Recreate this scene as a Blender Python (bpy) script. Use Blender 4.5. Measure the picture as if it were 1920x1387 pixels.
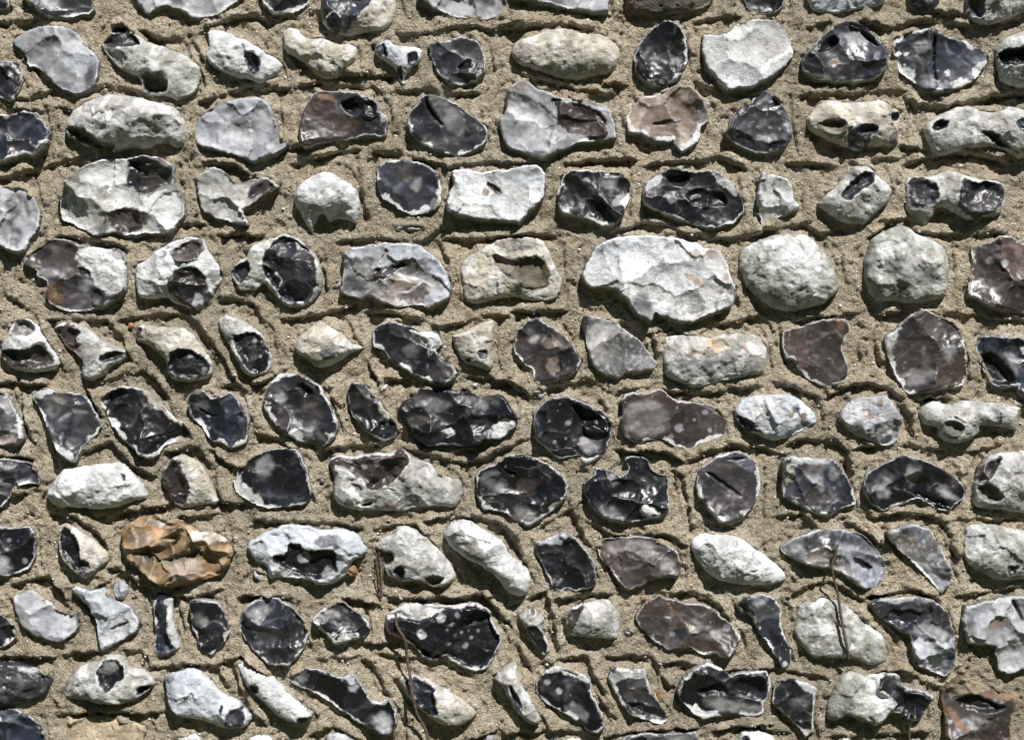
import bpy, math, random
import numpy as np
from mathutils import Vector

for o in list(bpy.data.objects):
    bpy.data.objects.remove(o)
SC = bpy.context.scene
S = 0.0007            # metres of wall per elevation px
ZC = 1.25             # height of the middle of the surveyed patch above the ground
CAMD = 2.2            # camera to wall plane

# ---- camera ---------------------------------------------------------------
cam = bpy.data.cameras.new('camera')
cam.sensor_width = 36.0
cam.lens = 36.0 * CAMD / (1920 * S)
cam.clip_start = 0.02
cam.clip_end = 200.0
camo = bpy.data.objects.new('camera', cam)
camo.location = (0, -CAMD, ZC)
camo.rotation_euler = (math.radians(90), 0, 0)
SC.collection.objects.link(camo)
SC.camera = camo

# ---- sky, sun, exposure -----------------------------------------------------
SUN_TO = Vector((0.27, -0.64, 0.86)).normalized()
elev = math.asin(SUN_TO.z)
world = bpy.data.worlds.new('World')
SC.world = world
world.use_nodes = True
wn = world.node_tree
wn.nodes.clear()
sky = wn.nodes.new('ShaderNodeTexSky')
sky.sky_type = 'NISHITA'
sky.sun_disc = False
sky.dust_density = 0.3
sky.sun_elevation = elev
sky.sun_rotation = math.atan2(SUN_TO.x, SUN_TO.y)
bg = wn.nodes.new('ShaderNodeBackground')
bg.inputs['Strength'].default_value = 0.06
wo = wn.nodes.new('ShaderNodeOutputWorld')
wn.links.new(sky.outputs[0], bg.inputs['Color'])
wn.links.new(bg.outputs[0], wo.inputs['Surface'])
sun = bpy.data.lights.new('sun', 'SUN')
sun.energy = 5.0
sun.angle = math.radians(0.53)
sun.color = (1.0, 0.97, 0.925)
suno = bpy.data.objects.new('sun', sun)
suno.rotation_euler = SUN_TO.to_track_quat('Z', 'Y').to_euler()
suno.location = (1, -3, 5)
SC.collection.objects.link(suno)
SC.render.engine = 'CYCLES'
vs = SC.view_settings
vs.view_transform = 'Standard'
vs.look = 'None'
vs.exposure = 0.36
vs.gamma = 1.0
vs.use_curve_mapping = False
# ---------------------------------------------------------------------------
# SURVEY OF THE WALL.  One line per flint: survey sheet, kind (n = rounded
# nodule, k = knapped face), cortex colour, face colour (a few darkened for shade), options, then the
# outline and the scars / patches on it, some dark ones being shade put into colour.  Sheets are 500 px wide pieces of
# the elevation, 3.84 units per px; "FF" lines are in elevation px.
# ---------------------------------------------------------------------------
STONES = """
00 k N G r3 h10|170,-60 640,-60 675,90 500,125 350,125 270,75 190,20|p L 0 280,-60 440,-60 430,30 370,70 300,50
00 k N D r2 h8|-60,-60 70,-60 60,60 0,80 -60,90|
00 k W L r3 h12|960,-60 1780,-60 1700,20 1560,110 1400,140 1290,70 1180,35 1060,100 1000,40|p G 0 1180,-60 1300,-40 1340,60 1250,30 / p B 0 1230,-60 1290,-60 1290,20
01 k N D r2 h10|10,-60 400,-60 380,30 290,90 130,115 60,40|
01 n C D d22 h8|470,-60 1000,-60 1005,60 980,170 900,225 760,235 680,260 640,260 480,190 470,80|b G 6 475,-60 830,-60 840,40 760,110 690,200 640,250 500,190 480,90 / b D 6 580,80 640,180 600,250 490,180 / s W 865,45,30
01 k L L r2 h9|1170,-40 1740,-40 1810,60 1780,115 1650,140 1430,120 1250,50|p G 0 1600,-40 1720,-40 1720,40 1640,30
02 k K L r3 h14 y6|20,-60 740,-60 738,20 720,90 600,95 450,70 280,20 60,-10|p U 0 280,-20 420,-30 400,50 330,40
02 n V G d22 h10|840,-60 1500,-60 1480,20 1400,80 1100,120 900,100 855,30|
FF k N D r3 h8|1388,-14 1472,-14 1468,10 1455,26 1430,29 1405,18|
03 n K U d14 h6|350,-60 930,-60 930,40 700,70 560,95 420,85 380,40|p U 0 530,-30 600,10 560,60 480,60 / p U 0 700,20 780,0 760,40
03 n G D d20 h8|1085,-60 1330,-60 1310,50 1250,110 1170,120 1095,70|p N 0 1130,-60 1320,-60 1280,10 1190,20
03 n N G d24 h14|1510,-60 1980,-60 1980,60 1780,150 1640,190 1500,130|b G 9 1510,-60 1610,-60 1620,160 1560,140 1505,110
00 k N D r2 h8|-60,440 120,440 165,520 155,620 90,740 0,700 -60,690|
00 k K L r3 h14 y4 a7|90,290 200,215 330,190 480,200 560,250 620,330 690,390 725,450 690,600 640,650 560,680 440,640 330,540 290,490 200,480 190,400 120,350|p G 0 600,580 640,490 690,540 680,610 620,650 / p U 0 480,210 560,250 580,310 530,290 / p K 0 470,400 600,330 660,420 610,560 500,500 / s R 220,330,18 440,440,14
00 n E G d16 h12 y4|720,320 800,240 800,200 880,160 960,220 1080,310 1250,350 1440,470 1440,580 1390,680 1280,730 1220,690 1030,690 1010,560 860,500 760,390|b G 9 730,322 800,250 805,195 885,168 960,250 1040,330 900,360 800,352 / h D 14 800,205 880,170 915,235 800,240 / h V 17 1020,530 1180,535 1225,600 1215,685 1035,680
FF n W G d18 h10|388,54 420,58 470,80 505,100 530,120 525,135 505,150 488,162 470,150 440,145 405,130 383,108 393,90|b U 8 458,100 478,98 492,112 488,140 475,142 462,125
01 n C G d22 h8|185,230 240,190 310,215 370,280 470,270 590,320 690,310 735,350 720,430 650,490 590,560 500,575 440,550 330,440 200,370|
01 n K D d16 h9|850,380 870,310 960,280 1010,330 1130,335 1195,350 1190,440 1120,490 1060,570 1080,610 1040,600 1010,500 890,420|b U 8 860,330 930,310 960,420 900,420 / b U 8 1080,400 1160,360 1180,440 1100,480 / b D 6 1010,500 1050,480 1060,590 1040,590
01 k W G r3 h12 f4|1240,310 1390,300 1470,265 1590,290 1650,400 1650,520 1580,590 1480,620 1390,600 1310,530 1260,420|b D 7 1440,500 1500,430 1570,420 1560,500 1490,520
02 n C G d26 h8|30,390 60,300 210,250 300,215 440,205 560,250 680,240 770,290 835,370 800,470 740,540 640,540 540,580 400,575 220,510 90,470|s R 110,340,26 430,230,24 725,278,22 60,440,18
02 k W D r4 h12 f6 q12|915,420 950,320 1050,200 1150,145 1220,165 1290,270 1305,430 1240,560 1130,630 1060,630 970,580 925,500|
FF k W W r3 h16 a7|1316,66 1340,70 1362,65 1378,48 1420,38 1455,42 1480,68 1487,105 1468,128 1440,150 1415,165 1385,168 1362,172 1345,155 1325,130 1316,100|p R 0 1428,86 1448,72 1450,76 1436,88 / s R 1457,90,5
03 k W G r5 h14 f6|320,450 350,390 450,280 560,180 660,150 780,190 870,280 930,380 925,500 860,560 700,600 530,590 420,575 330,520|b D 10 410,370 470,290 560,240 600,290 560,350 470,390 / b D 7 600,180 700,170 830,260 880,350 810,310 720,220 / p L 0 630,250 690,230 790,290 760,310 660,290 / p R 0 500,470 550,430 610,455 530,470
03 k N G r14 h12 f5|975,300 1080,230 1240,205 1350,270 1500,300 1640,380 1650,460 1560,580 1430,650 1290,665 1190,665 1120,590 1010,510 1010,420 975,390|p L 0 1120,320 1190,290 1240,340 1210,380 1140,380 / p L 0 1180,540 1270,560 1280,640 1190,640 / h D 7 1250,270 1275,270 1270,500 1300,600 1260,560
03 n N G d26 h12|1705,340 1800,260 1980,200 1980,640 1820,620 1740,580 1735,500 1710,430|h D 22 1710,370 1980,350 1980,470 1870,490 1740,490
00 k W U r7 h12 f5 q14|-60,820 60,830 160,795 260,820 330,880 365,960 340,1060 250,1130 180,1110 60,1160 -60,1210|
00 n N G d40 h6|470,920 520,800 640,730 780,680 960,690 1100,730 1260,760 1320,860 1360,960 1350,1040 1270,1070 1180,1020 1040,1075 940,1060 840,1100 720,1090 560,1030 480,980|h V 16 470,935 540,915 640,950 740,1020 850,1050 840,1100 720,1095 560,1030
FF k K L r2 h13 f5 y4|366,235 380,215 415,192 450,184 488,182 508,200 518,230 525,255 540,275 510,290 478,307 455,295 420,285 385,278 367,268|p G 0 412,205 450,190 465,205 425,215
01 k W B r3 h13 f4|310,980 330,830 370,740 440,660 600,660 720,670 870,730 890,800 960,850 940,920 930,990 800,970 700,1000 550,1010 350,1070 320,1030|b D 12 600,740 720,690 880,740 880,870 700,845 620,790 / p R 0 440,680 560,690 590,740 450,712 / p N 0 890,760 960,840 950,880 900,880 / p D 0 720,850 900,890 920,980 820,960 760,930
01 k W G r5 h14 f5|1090,900 1120,800 1210,695 1280,685 1420,735 1560,830 1670,930 1650,1030 1560,1090 1450,1125 1330,1090 1210,1050 1130,980|p M 0 1230,720 1340,720 1500,830 1500,1000 1400,950 1330,880 1270,830 / h D 6 1205,700 1230,700 1260,800 1360,905 1330,915 1240,820
FF k W L r3 h14 f8 a12 y4|935,232 950,205 950,175 962,160 982,148 1005,165 1035,178 1060,185 1100,190 1140,200 1152,230 1155,262 1120,264 1085,268 1050,283 1020,298 985,288 955,278 945,262|b B 6 1045,190 1100,195 1135,215 1140,260 1110,262 1085,255 1060,250 1045,220 / p B 0 1020,200 1050,240 1055,260 1020,285 1030,250 / p T 0 965,165 985,152 990,165 970,178 / b D 4 1030,185 1055,185 1040,205
02 k W T r4 h13 f6|865,840 900,780 960,710 1090,680 1210,620 1330,625 1400,700 1450,800 1455,860 1400,900 1390,1000 1330,1060 1250,1110 1210,1060 1200,1020 1060,1020 960,965 870,970|p W 0 1370,900 1455,850 1400,960 1390,1020 1250,1110 1215,1050 1330,1010 / p M 0 1400,700 1450,800 1450,850 1370,860 1360,760 / b B 5 1040,890 1150,860 1290,860 1200,900 1060,910
FF k N G r2 h12 f5 q22|1358,250 1370,225 1385,200 1410,190 1425,172 1440,170 1462,190 1480,215 1485,255 1470,278 1440,288 1415,288 1390,275 1365,262|b D 6 1440,268 1478,258 1470,278 1440,286
03 n C G d24 h9|345,850 420,770 500,715 640,740 760,730 900,715 960,770 1030,800 1020,920 1010,1050 930,1055 810,1050 740,1095 640,1060 520,1010 380,950 350,900|b G 10 640,960 700,900 850,910 860,950 800,1000 790,1080 720,1090 640,1040 / b V 7 400,900 500,860 640,880 620,980 520,1000 / b D 7 940,830 1020,810 1010,880 950,880 / p U 0 930,1000 1010,930 1005,1045 940,1050
03 n N U d24 h9|1195,930 1240,870 1340,810 1450,765 1560,770 1640,810 1750,800 1830,765 1980,800 1980,1090 1900,1150 1820,1110 1700,1060 1560,1060 1400,1100 1290,1130 1240,1060 1220,990|h D 14 1240,920 1290,870 1380,870 1330,950 1260,950 / b U 7 1830,850 1980,880 1980,1000 1840,950 / b D 9 1580,950 1700,960 1800,1060 1880,1120 1700,1050 / p M 0 1240,1000 1400,970 1480,990 1400,1080 1290,1110
FF k W L r4 h12 f7|-15,345 20,350 45,352 65,372 75,400 73,430 55,450 50,470 40,476 15,468 -15,455|p G 0 10,360 45,358 40,400 20,430 / p U 0 20,420 45,430 40,465 18,460 / p B 0 42,362 50,370 58,410 48,400
FF k W E r5 h15 f9 a11|115,400 113,370 125,345 140,325 165,310 190,300 230,300 262,293 300,297 328,310 325,345 335,350 347,385 345,405 330,425 318,437 270,437 240,442 215,435 180,442 155,430 140,420 120,415|b G 5 236,302 262,295 300,298 325,312 322,345 300,352 290,366 262,362 236,346 246,325 / b D 4 240,306 275,299 290,316 262,330 / p B 0 280,330 322,320 320,345 290,352 / b B 6 203,402 225,390 272,390 268,428 240,438 212,430 / p W 0 145,330 190,305 235,306 240,345 200,352 160,345 / p W 0 205,352 235,348 268,372 325,352 342,390 325,430 278,432 275,392 205,388 / p M 0 175,425 205,418 205,436 182,440 / p N 0 118,370 160,350 195,380 185,420 140,415
FF k N N r3 h13 a10|372,330 400,312 420,320 440,345 465,340 490,330 515,340 525,352 500,365 470,390 455,395 470,425 445,420 410,410 380,395 372,365|b B 6 470,348 500,334 522,350 490,364 462,378 / b D 9 455,392 470,385 500,365 522,355 505,385 475,402
FF n W G d30 h8|552,358 565,342 585,328 612,320 640,335 665,350 675,375 672,400 668,422 650,412 634,408 615,418 607,400 595,405 588,440 575,425 565,400 553,385|h V 12 586,435 596,408 607,402 614,418 640,408 666,423 625,430
FF k E G r5 h12 f4 a6|707,318 722,302 750,300 790,305 815,318 828,345 827,380 815,395 775,405 745,390 715,370 707,345|p B 0 740,320 770,310 780,335 750,340 / p L 0 775,340 790,335 785,360 770,355 / s L 814,380,7
FF k W W r2 h17 f7 a7 y4|848,320 870,318 905,325 930,318 960,318 1000,308 1020,320 1022,345 1018,375 990,400 975,420 950,415 900,410 865,405 838,395 840,370 850,345|b B 6 910,340 925,345 945,362 935,368 915,355 / s O 912,362,7 / p K 0 945,325 1000,315 1018,340 980,352 950,345
FF k W D r4 h14 f6|1055,330 1070,318 1120,320 1165,325 1183,342 1180,375 1165,410 1150,425 1128,425 1110,415 1075,405 1050,400 1045,365|b D 7 1112,385 1132,375 1138,420 1115,415 / s L 1155,380,9 / p M 0 1120,335 1160,330 1150,360 1128,350
FF k W D r6 h14 f6|1207,345 1225,330 1260,313 1300,322 1335,318 1370,340 1385,365 1396,395 1380,415 1340,428 1310,425 1270,410 1240,400 1205,385|p W 0 1330,322 1372,342 1385,372 1355,350 / p W 0 1208,345 1240,325 1245,338 1212,362 / h D 14 1248,330 1285,322 1300,335 1275,352 1255,345 / b D 9 1280,365 1310,350 1355,360 1370,385 1320,395 1285,385 / s L 1260,374,8
FF k W W r2 h16 a9|1422,350 1428,322 1450,330 1475,335 1485,355 1490,375 1498,388 1490,395 1463,405 1445,415 1430,425 1420,390 1418,365|p U 0 1424,345 1432,340 1438,360 1428,362
FF n N G d26 h9|1532,385 1545,368 1565,352 1585,330 1600,310 1630,312 1645,330 1668,345 1675,360 1665,380 1640,400 1625,418 1600,420 1570,412 1548,395|h G 12 1570,372 1585,350 1610,325 1640,322 1635,345 1610,362 1585,380
FF n N G d22 h10|1698,332 1720,330 1745,332 1775,318 1800,325 1830,335 1880,340 1885,365 1880,395 1865,408 1835,405 1815,415 1785,395 1760,385 1740,420 1725,425 1705,405 1697,385|b G 12 1700,335 1735,332 1757,350 1755,380 1730,393 1704,384 / b G 12 1800,330 1825,345 1850,340 1880,346 1880,380 1860,402 1815,411 1790,388 1795,360 / p B 0 1825,350 1840,355 1842,395 1825,385
10 k W B r3 h13 f7|165,590 190,540 330,440 400,415 520,430 560,460 700,480 860,495 915,560 920,700 910,800 850,840 780,890 640,930 480,935 370,880 330,820 350,720 270,680 270,640|r W 7 640,470 860,500 915,600 910,800 800,830 750,780 690,760 660,650 560,570 540,510 / p O 0 340,740 400,760 470,850 450,900 360,860 / p D 0 190,550 330,460 380,520 280,610 / p L 0 270,640 420,630 430,680 380,690 280,670 / p L 0 570,740 640,700 660,740 620,810 / b D 6 560,610 660,640 660,700 590,680 / b G 5 660,780 720,765 770,840 740,910 650,900
10 n W G d22 h11|975,600 1060,560 1120,500 1250,430 1390,395 1470,420 1510,530 1590,620 1620,700 1550,770 1510,890 1450,935 1360,910 1260,880 1190,830 1080,850 990,830 975,740|b B 7 1235,500 1400,410 1470,430 1470,520 1400,590 1280,600 1240,540 / b B 8 1220,740 1270,640 1400,610 1490,660 1500,760 1530,810 1500,900 1430,930 1350,900 1260,860 1230,800 / p D 0 1230,740 1280,650 1400,620 1480,680 1480,780 1380,850 1270,830 / s L 1440,860,50 / p M 0 1500,640 1590,630 1600,700 1530,760
FF n N G d18 h11|432,505 445,492 465,480 470,460 490,455 510,445 535,437 555,445 585,462 598,490 606,520 600,550 580,570 545,578 525,565 508,545 495,530 480,545 450,545 435,525|h G 12 433,507 445,495 470,490 472,510 460,530 445,532 / b G 6 492,492 500,470 530,440 552,447 580,466 592,490 598,520 590,545 575,565 545,573 525,560 515,540 500,520 / b D 6 492,495 505,500 530,525 520,545 500,520
11 k W M r3 h14 f9 a8|610,790 635,690 635,500 720,480 880,450 1060,445 1180,460 1290,540 1370,650 1410,770 1390,850 1300,880 1240,920 1200,890 1090,895 1030,910 890,870 830,830 750,840 660,820|p K 0 640,505 880,455 1060,450 1180,465 1290,550 1230,560 1100,560 1030,550 900,620 840,630 850,540 660,560 / p G 0 620,700 700,680 790,740 780,790 640,800 / b B 6 840,640 980,610 1060,570 1100,600 1000,650 940,700 840,700 / p T 0 980,680 1100,680 1180,720 1060,760 960,760 / p K 0 1200,880 1250,780 1400,770 1390,850 1300,880 / s R 930,500,26 / p W 0 980,660 1060,665 1290,740 1280,755 1060,685 / p W 0 1020,795 1100,790 1185,720 1195,735 1110,802 1030,806
FF n C G d14 h12|863,495 880,480 910,462 940,447 975,443 1015,448 1030,470 1040,500 1055,525 1050,545 1040,560 1025,565 990,562 965,555 930,560 890,572 872,560 865,530|b V 15 920,475 960,484 1015,478 1030,500 1032,538 990,545 970,530 945,515 925,495 / p B 0 925,458 950,445 1000,450 1015,462 990,470 950,472
12 k W W r2 h20 f20 a14 y5|540,670 570,600 640,490 680,440 820,400 980,390 1100,395 1220,415 1390,450 1410,480 1530,490 1590,600 1600,690 1640,760 1610,900 1500,940 1400,975 1340,1010 1240,1010 1130,970 1060,940 1040,1005 970,980 910,930 880,870 780,780 700,770 600,770 550,720|p D 0 900,870 935,812 1005,812 1062,940 1040,1005 960,968 900,920 / p T 0 1290,520 1390,490 1400,570 1320,560 / p T 0 1410,490 1520,500 1490,570 1430,560 / p O 0 1270,660 1310,660 1410,740 1390,760 1280,700 / s R 1565,700,22 1390,745,18 / p K 0 800,660 960,650 980,690 840,720 / p M 0 1180,700 1240,680 1230,710 1170,730 / p K 0 720,470 900,420 980,440 760,560 710,600 / p T 0 1500,780 1570,790 1540,840
FF n E G d34 h9|1385,490 1390,468 1420,450 1455,440 1480,435 1520,442 1545,470 1560,490 1568,515 1575,545 1555,560 1545,570 1510,580 1485,585 1450,578 1420,560 1395,530|p W 0 1425,455 1480,440 1520,448 1535,480 1540,510 1490,520 1470,500 1440,480 / p V 0 1435,540 1455,535 1478,545 1460,560 1445,560
13 n E G d32 h9|770,580 800,490 830,410 920,360 1040,310 1110,340 1150,380 1250,410 1360,480 1380,600 1370,740 1355,840 1250,860 1110,885 980,860 880,875 820,830 775,720|p W 0 820,470 960,410 1060,430 1050,480 960,510 860,520 / p M 0 900,560 1100,540 1300,640 1280,760 1000,720 880,640 / p V 0 940,780 1000,740 1080,800 1010,850 / p V 0 780,690 860,680 850,740 800,740
13 k W B r6 h13 f6|1510,830 1530,700 1560,590 1540,480 1640,450 1760,390 1900,420 1990,430 1990,950 1900,940 1780,920 1650,890 1560,840|s L 1670,570,30 1770,590,28 / p M 0 1900,420 1990,430 1990,470 1900,460 / p D 0 1560,690 1660,690 1650,740 1570,740
10 n W G d20 h12|5,1200 60,1080 110,990 200,985 290,1050 330,1120 390,1220 430,1310 400,1350 300,1375 200,1380 90,1350 20,1280|h M 11 95,1040 120,990 210,1000 270,1060 230,1110 130,1120 95,1090 / b B 9 10,1210 200,1205 310,1140 370,1220 420,1310 300,1340 90,1330 30,1270 / p D 0 10,1215 200,1210 200,1260 60,1290
10 n N G d18 h10|380,1050 430,1010 530,1010 650,1070 740,1150 860,1190 930,1230 890,1290 800,1330 760,1400 640,1440 580,1400 600,1300 540,1240 480,1200 420,1120|b B 6 390,1050 530,1020 600,1090 570,1120 570,1220 480,1170 420,1110 / h G 10 710,1280 800,1220 930,1230 850,1290 750,1310
10 n C G d24 h10|975,1150 985,1040 1040,1030 1150,1050 1300,1040 1400,1110 1450,1180 1520,1280 1530,1370 1500,1410 1430,1430 1330,1445 1240,1430 1200,1370 1200,1290 1130,1230 1050,1170|h D 11 1215,1300 1250,1215 1380,1205 1470,1255 1520,1320 1510,1390 1430,1420 1270,1420 1210,1380 / b B 4 980,1140 990,1040 1040,1060 1010,1120 / s L 1480,1350,22 1320,1400,14 1240,1330,12
FF n N D d18 h12|408,600 425,588 455,600 485,620 495,635 508,665 513,685 500,702 475,708 458,700 440,670 425,640 412,620|h D 9 434,630 460,624 488,622 498,645 508,670 505,690 485,702 468,696 450,668 / p B 0 465,650 480,645 488,670 475,678 / s L 478,640,4 490,668,3
11 n C G d26 h8|275,1190 310,1110 400,1040 480,1005 560,1050 640,1110 670,1160 780,1190 760,1210 690,1230 620,1280 540,1330 430,1340 370,1280 290,1240|p U 0 450,1240 540,1210 590,1250 500,1290 / p W 0 640,1120 670,1165 780,1190 700,1210 650,1190 600,1180 / p W 0 430,1330 560,1280 620,1280 540,1330
11 k W D r4 h14 f7|835,1160 850,1070 890,1030 990,1010 1090,1040 1180,1080 1290,1080 1350,1160 1290,1220 1330,1280 1420,1330 1450,1380 1430,1430 1330,1470 1240,1440 1150,1400 1080,1360 1000,1310 920,1220 850,1190|r W 8 1090,1060 1180,1082 1290,1088 1348,1155 1240,1270 1235,1180 1150,1110 / p B 0 1200,1330 1420,1330 1440,1420 1330,1450 1250,1400 / p M 0 1060,1200 1150,1160 1160,1240 1080,1260
11 n C G d22 h10|1405,1100 1500,1080 1600,1030 1670,1000 1720,1010 1710,1130 1690,1230 1720,1320 1690,1370 1600,1340 1490,1310 1430,1200|b G 5 1590,1220 1660,1200 1680,1260 1610,1280 / b G 4 1500,1280 1560,1270 1540,1310
12 k W B r4 h13 f6|50,1180 70,1080 150,1000 220,985 310,1040 450,1130 490,1210 540,1300 500,1370 360,1430 240,1460 200,1430 190,1360 110,1300 60,1230|p D 0 380,1240 470,1200 520,1300 400,1380 370,1340 / p L 0 160,1140 210,1100 240,1110 200,1160 / p T 0 250,1120 340,1130 380,1190 280,1210 / p T 0 290,1290 370,1260 370,1390 280,1380
12 k W M r2 h12 f3 a5 q20|555,960 640,970 770,1010 870,1080 960,1150 1020,1230 1085,1310 1050,1360 930,1370 850,1380 810,1420 760,1410 660,1370 600,1290 575,1180 560,1060|
12 n N G d20 h9|1130,1130 1220,1100 1330,1095 1460,1130 1560,1090 1680,1095 1820,1110 1880,1190 1870,1300 1850,1380 1730,1400 1560,1440 1450,1470 1340,1490 1250,1450 1140,1400 1125,1280|b Q 6 1410,1130 1550,1115 1640,1200 1500,1235 1470,1200 / p R 0 1270,1240 1480,1205 1490,1235 1290,1255 / p R 0 1570,1090 1720,1200 1760,1260 1640,1160 / p M 0 1160,1290 1500,1270 1700,1260 1500,1400 1250,1400
13 k W B r4 h13 f3 a6 q18|180,1080 330,1040 480,995 620,990 670,1050 620,1160 600,1200 650,1330 640,1390 570,1460 480,1480 390,1440 320,1380 260,1280 210,1270 180,1180|p R 0 560,1020 640,1010 600,1080 560,1060
13 k W B r5 h13 f5 q22|915,1120 1000,1060 1100,970 1200,920 1260,950 1390,1000 1470,1080 1510,1250 1500,1400 1480,1470 1300,1490 1200,1520 1080,1535 1030,1460 970,1350 930,1230|p N 0 920,1120 1050,1030 1000,1120 970,1220 975,1340 930,1230 / p L 0 1310,1210 1400,1180 1440,1230 1380,1290 1320,1260 / p M 0 1050,1380 1200,1330 1280,1400 1180,1470 1060,1460
13 k K U r3 h14 f8 a11|1575,1190 1620,1110 1720,1115 1850,1120 1990,1140 1990,1560 1900,1540 1870,1480 1840,1480 1700,1470 1640,1400 1590,1260|h D 15 1600,1240 1700,1225 1790,1310 1850,1400 1840,1470 1700,1460 1630,1400 / p W 0 1870,1200 1990,1180 1990,1260 1910,1250 / p L 0 1760,1220 1860,1250 1880,1400 1820,1330
20 k W M r9 h12 f6|-60,190 40,210 110,330 170,430 180,550 120,590 20,590 -60,570|p G 0 -60,330 30,330 80,470 0,500
20 k W G r4 h13 f7|230,230 320,180 430,210 560,215 650,270 700,370 745,450 690,520 600,610 560,700 520,715 440,660 380,560 330,430 280,310|p W 0 375,560 440,590 540,650 555,700 515,710 430,650 / p L 0 420,420 520,330 640,360 560,350 470,390 / p M 0 300,260 420,230 500,300 420,390 360,400 / p W 0 235,232 320,185 420,212 340,225 300,280
20 k W D r4 h14 f6 q28|715,270 790,200 880,165 980,175 1050,200 1150,270 1230,370 1370,460 1390,540 1330,570 1200,580 1150,650 1080,690 1000,670 980,620 900,560 850,510 800,430 760,340|p C 0 1010,180 1110,220 1230,370 1375,465 1280,430 1100,310 1060,240 / h D 9 725,270 800,205 900,175 930,220 860,290 780,300
20 k W U r4 h13 f6|1355,340 1365,230 1470,190 1530,260 1620,230 1660,200 1740,300 1800,400 1780,500 1780,570 1680,615 1600,580 1520,560 1440,440 1370,380|p M 0 1380,260 1470,210 1510,330 1430,340 / h D 5 1420,320 1530,380 1590,375 1500,395
21 k C G r7 h13 f8|60,260 110,140 170,75 280,80 400,120 470,180 540,310 595,430 580,520 510,600 400,570 300,565 190,490 100,400 65,330|h D 8 280,170 330,140 400,180 420,240 350,250 / p L 0 140,240 200,210 220,260 170,300 / p L 0 340,480 420,460 410,530 350,530 / p B 0 330,300 440,270 480,380 380,380
21 k W D r5 h13 f4|665,190 690,140 770,150 850,220 890,290 960,360 1025,440 1010,520 930,565 850,530 760,450 690,370 670,280|p C 0 870,270 960,360 1015,440 940,400 890,350 / p B 0 700,190 780,190 850,270 830,380 760,300 / h D 5 880,430 930,420 940,460 890,480
21 k D D r0 h15 f14 a13|1015,350 1070,280 1150,230 1190,170 1350,190 1500,210 1640,240 1770,230 1830,310 1890,420 1850,480 1760,550 1660,560 1530,605 1380,590 1240,600 1150,550 1090,450|r W 5 1710,440 1800,400 1880,425 1800,510 1760,555 1700,545 / r W 3 1320,480 1400,465 1435,500 1380,545 1345,520 / p B 0 1090,425 1220,380 1320,410 1200,445 / p L 0 1590,290 1640,280 1680,320 1640,340 / p M 0 1150,290 1300,250 1420,290 1340,350 1200,320
22 k W D r4 h13 f5 q10|190,440 215,330 320,250 420,235 540,280 680,350 755,420 750,520 730,590 680,660 600,690 520,660 370,690 300,630 210,540|b D 7 440,270 740,400 750,520 570,515 540,450 / p M 0 530,540 680,525 690,590 620,640 540,620 / s L 445,430,20 345,570,14 560,560,30
22 k W B r4 h12 f4 a7 q16|815,430 840,320 820,270 870,210 980,215 1110,185 1170,240 1250,280 1400,290 1540,330 1585,410 1570,510 1480,560 1380,590 1300,630 1200,590 1120,540 1040,560 940,580 850,530|p M 0 850,300 1050,260 1150,330 1180,480 1000,530 860,480 / s L 1430,355,18 1245,470,30 1465,485,16 1350,410,12 1180,530,18
FF n K U d20 h12|1378,765 1395,745 1430,740 1475,738 1505,750 1525,772 1535,790 1510,805 1480,820 1450,828 1420,815 1395,805 1380,785|b U 6 1378,775 1400,785 1430,808 1410,812 1390,800 / s O 1480,778,5 1504,778,7 / p U 0 1485,760 1497,755 1495,775 1480,770 / p W 0 1400,750 1450,742 1470,770 1430,790 1400,775
23 n L G d14 h14|585,400 610,320 700,250 830,245 920,225 990,300 1050,410 1030,480 1000,570 940,605 870,590 800,555 710,530 630,460|p W 0 600,380 700,260 760,300 700,420 650,460 / s T 870,290,24 790,380,30 890,480,18
23 n N G d22 h9|1180,310 1260,265 1380,310 1480,270 1600,275 1750,280 1915,320 1870,370 1880,500 1780,460 1590,450 1610,500 1500,570 1380,580 1310,540 1300,460 1190,440 1170,370|b V 6 1310,430 1370,400 1480,450 1450,540 1330,540 / h V 6 1400,380 1490,430 1480,440 1390,395 / p W 0 1190,320 1260,280 1300,310 1220,350
20 k N G r3 h12 f8 a11|-60,700 60,690 180,710 260,750 290,870 180,870 100,930 20,1030 -60,1040|p L 0 -20,730 130,740 120,770 -20,770 / p L 0 -60,840 90,840 160,870 60,880
20 n W G d28 h8|320,960 390,840 460,750 600,750 720,720 880,715 960,790 1020,870 1080,970 950,1000 850,1040 700,1060 560,1040 400,1050|h G 4 890,800 920,800 920,850 895,850
20 n C G d14 h13|1165,790 1230,690 1310,655 1420,700 1480,770 1540,900 1580,1010 1440,1020 1310,1050 1250,1010 1200,920 1170,850|b B 7 1170,800 1230,700 1300,680 1350,790 1380,870 1360,990 1300,1020 1230,970 1190,880
FF k N D r4 h13 f5|437,905 445,885 460,865 480,850 510,842 545,838 565,850 578,880 585,925 570,945 530,950 500,952 470,940 445,925|p M 0 480,862 505,850 518,875 495,895 480,890 / p W 0 455,900 480,925 500,945 470,938 450,920 / p U 0 495,910 540,925 575,930 560,945 510,945 / p N 0 437,905 455,880 452,905 462,930 445,925
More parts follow.
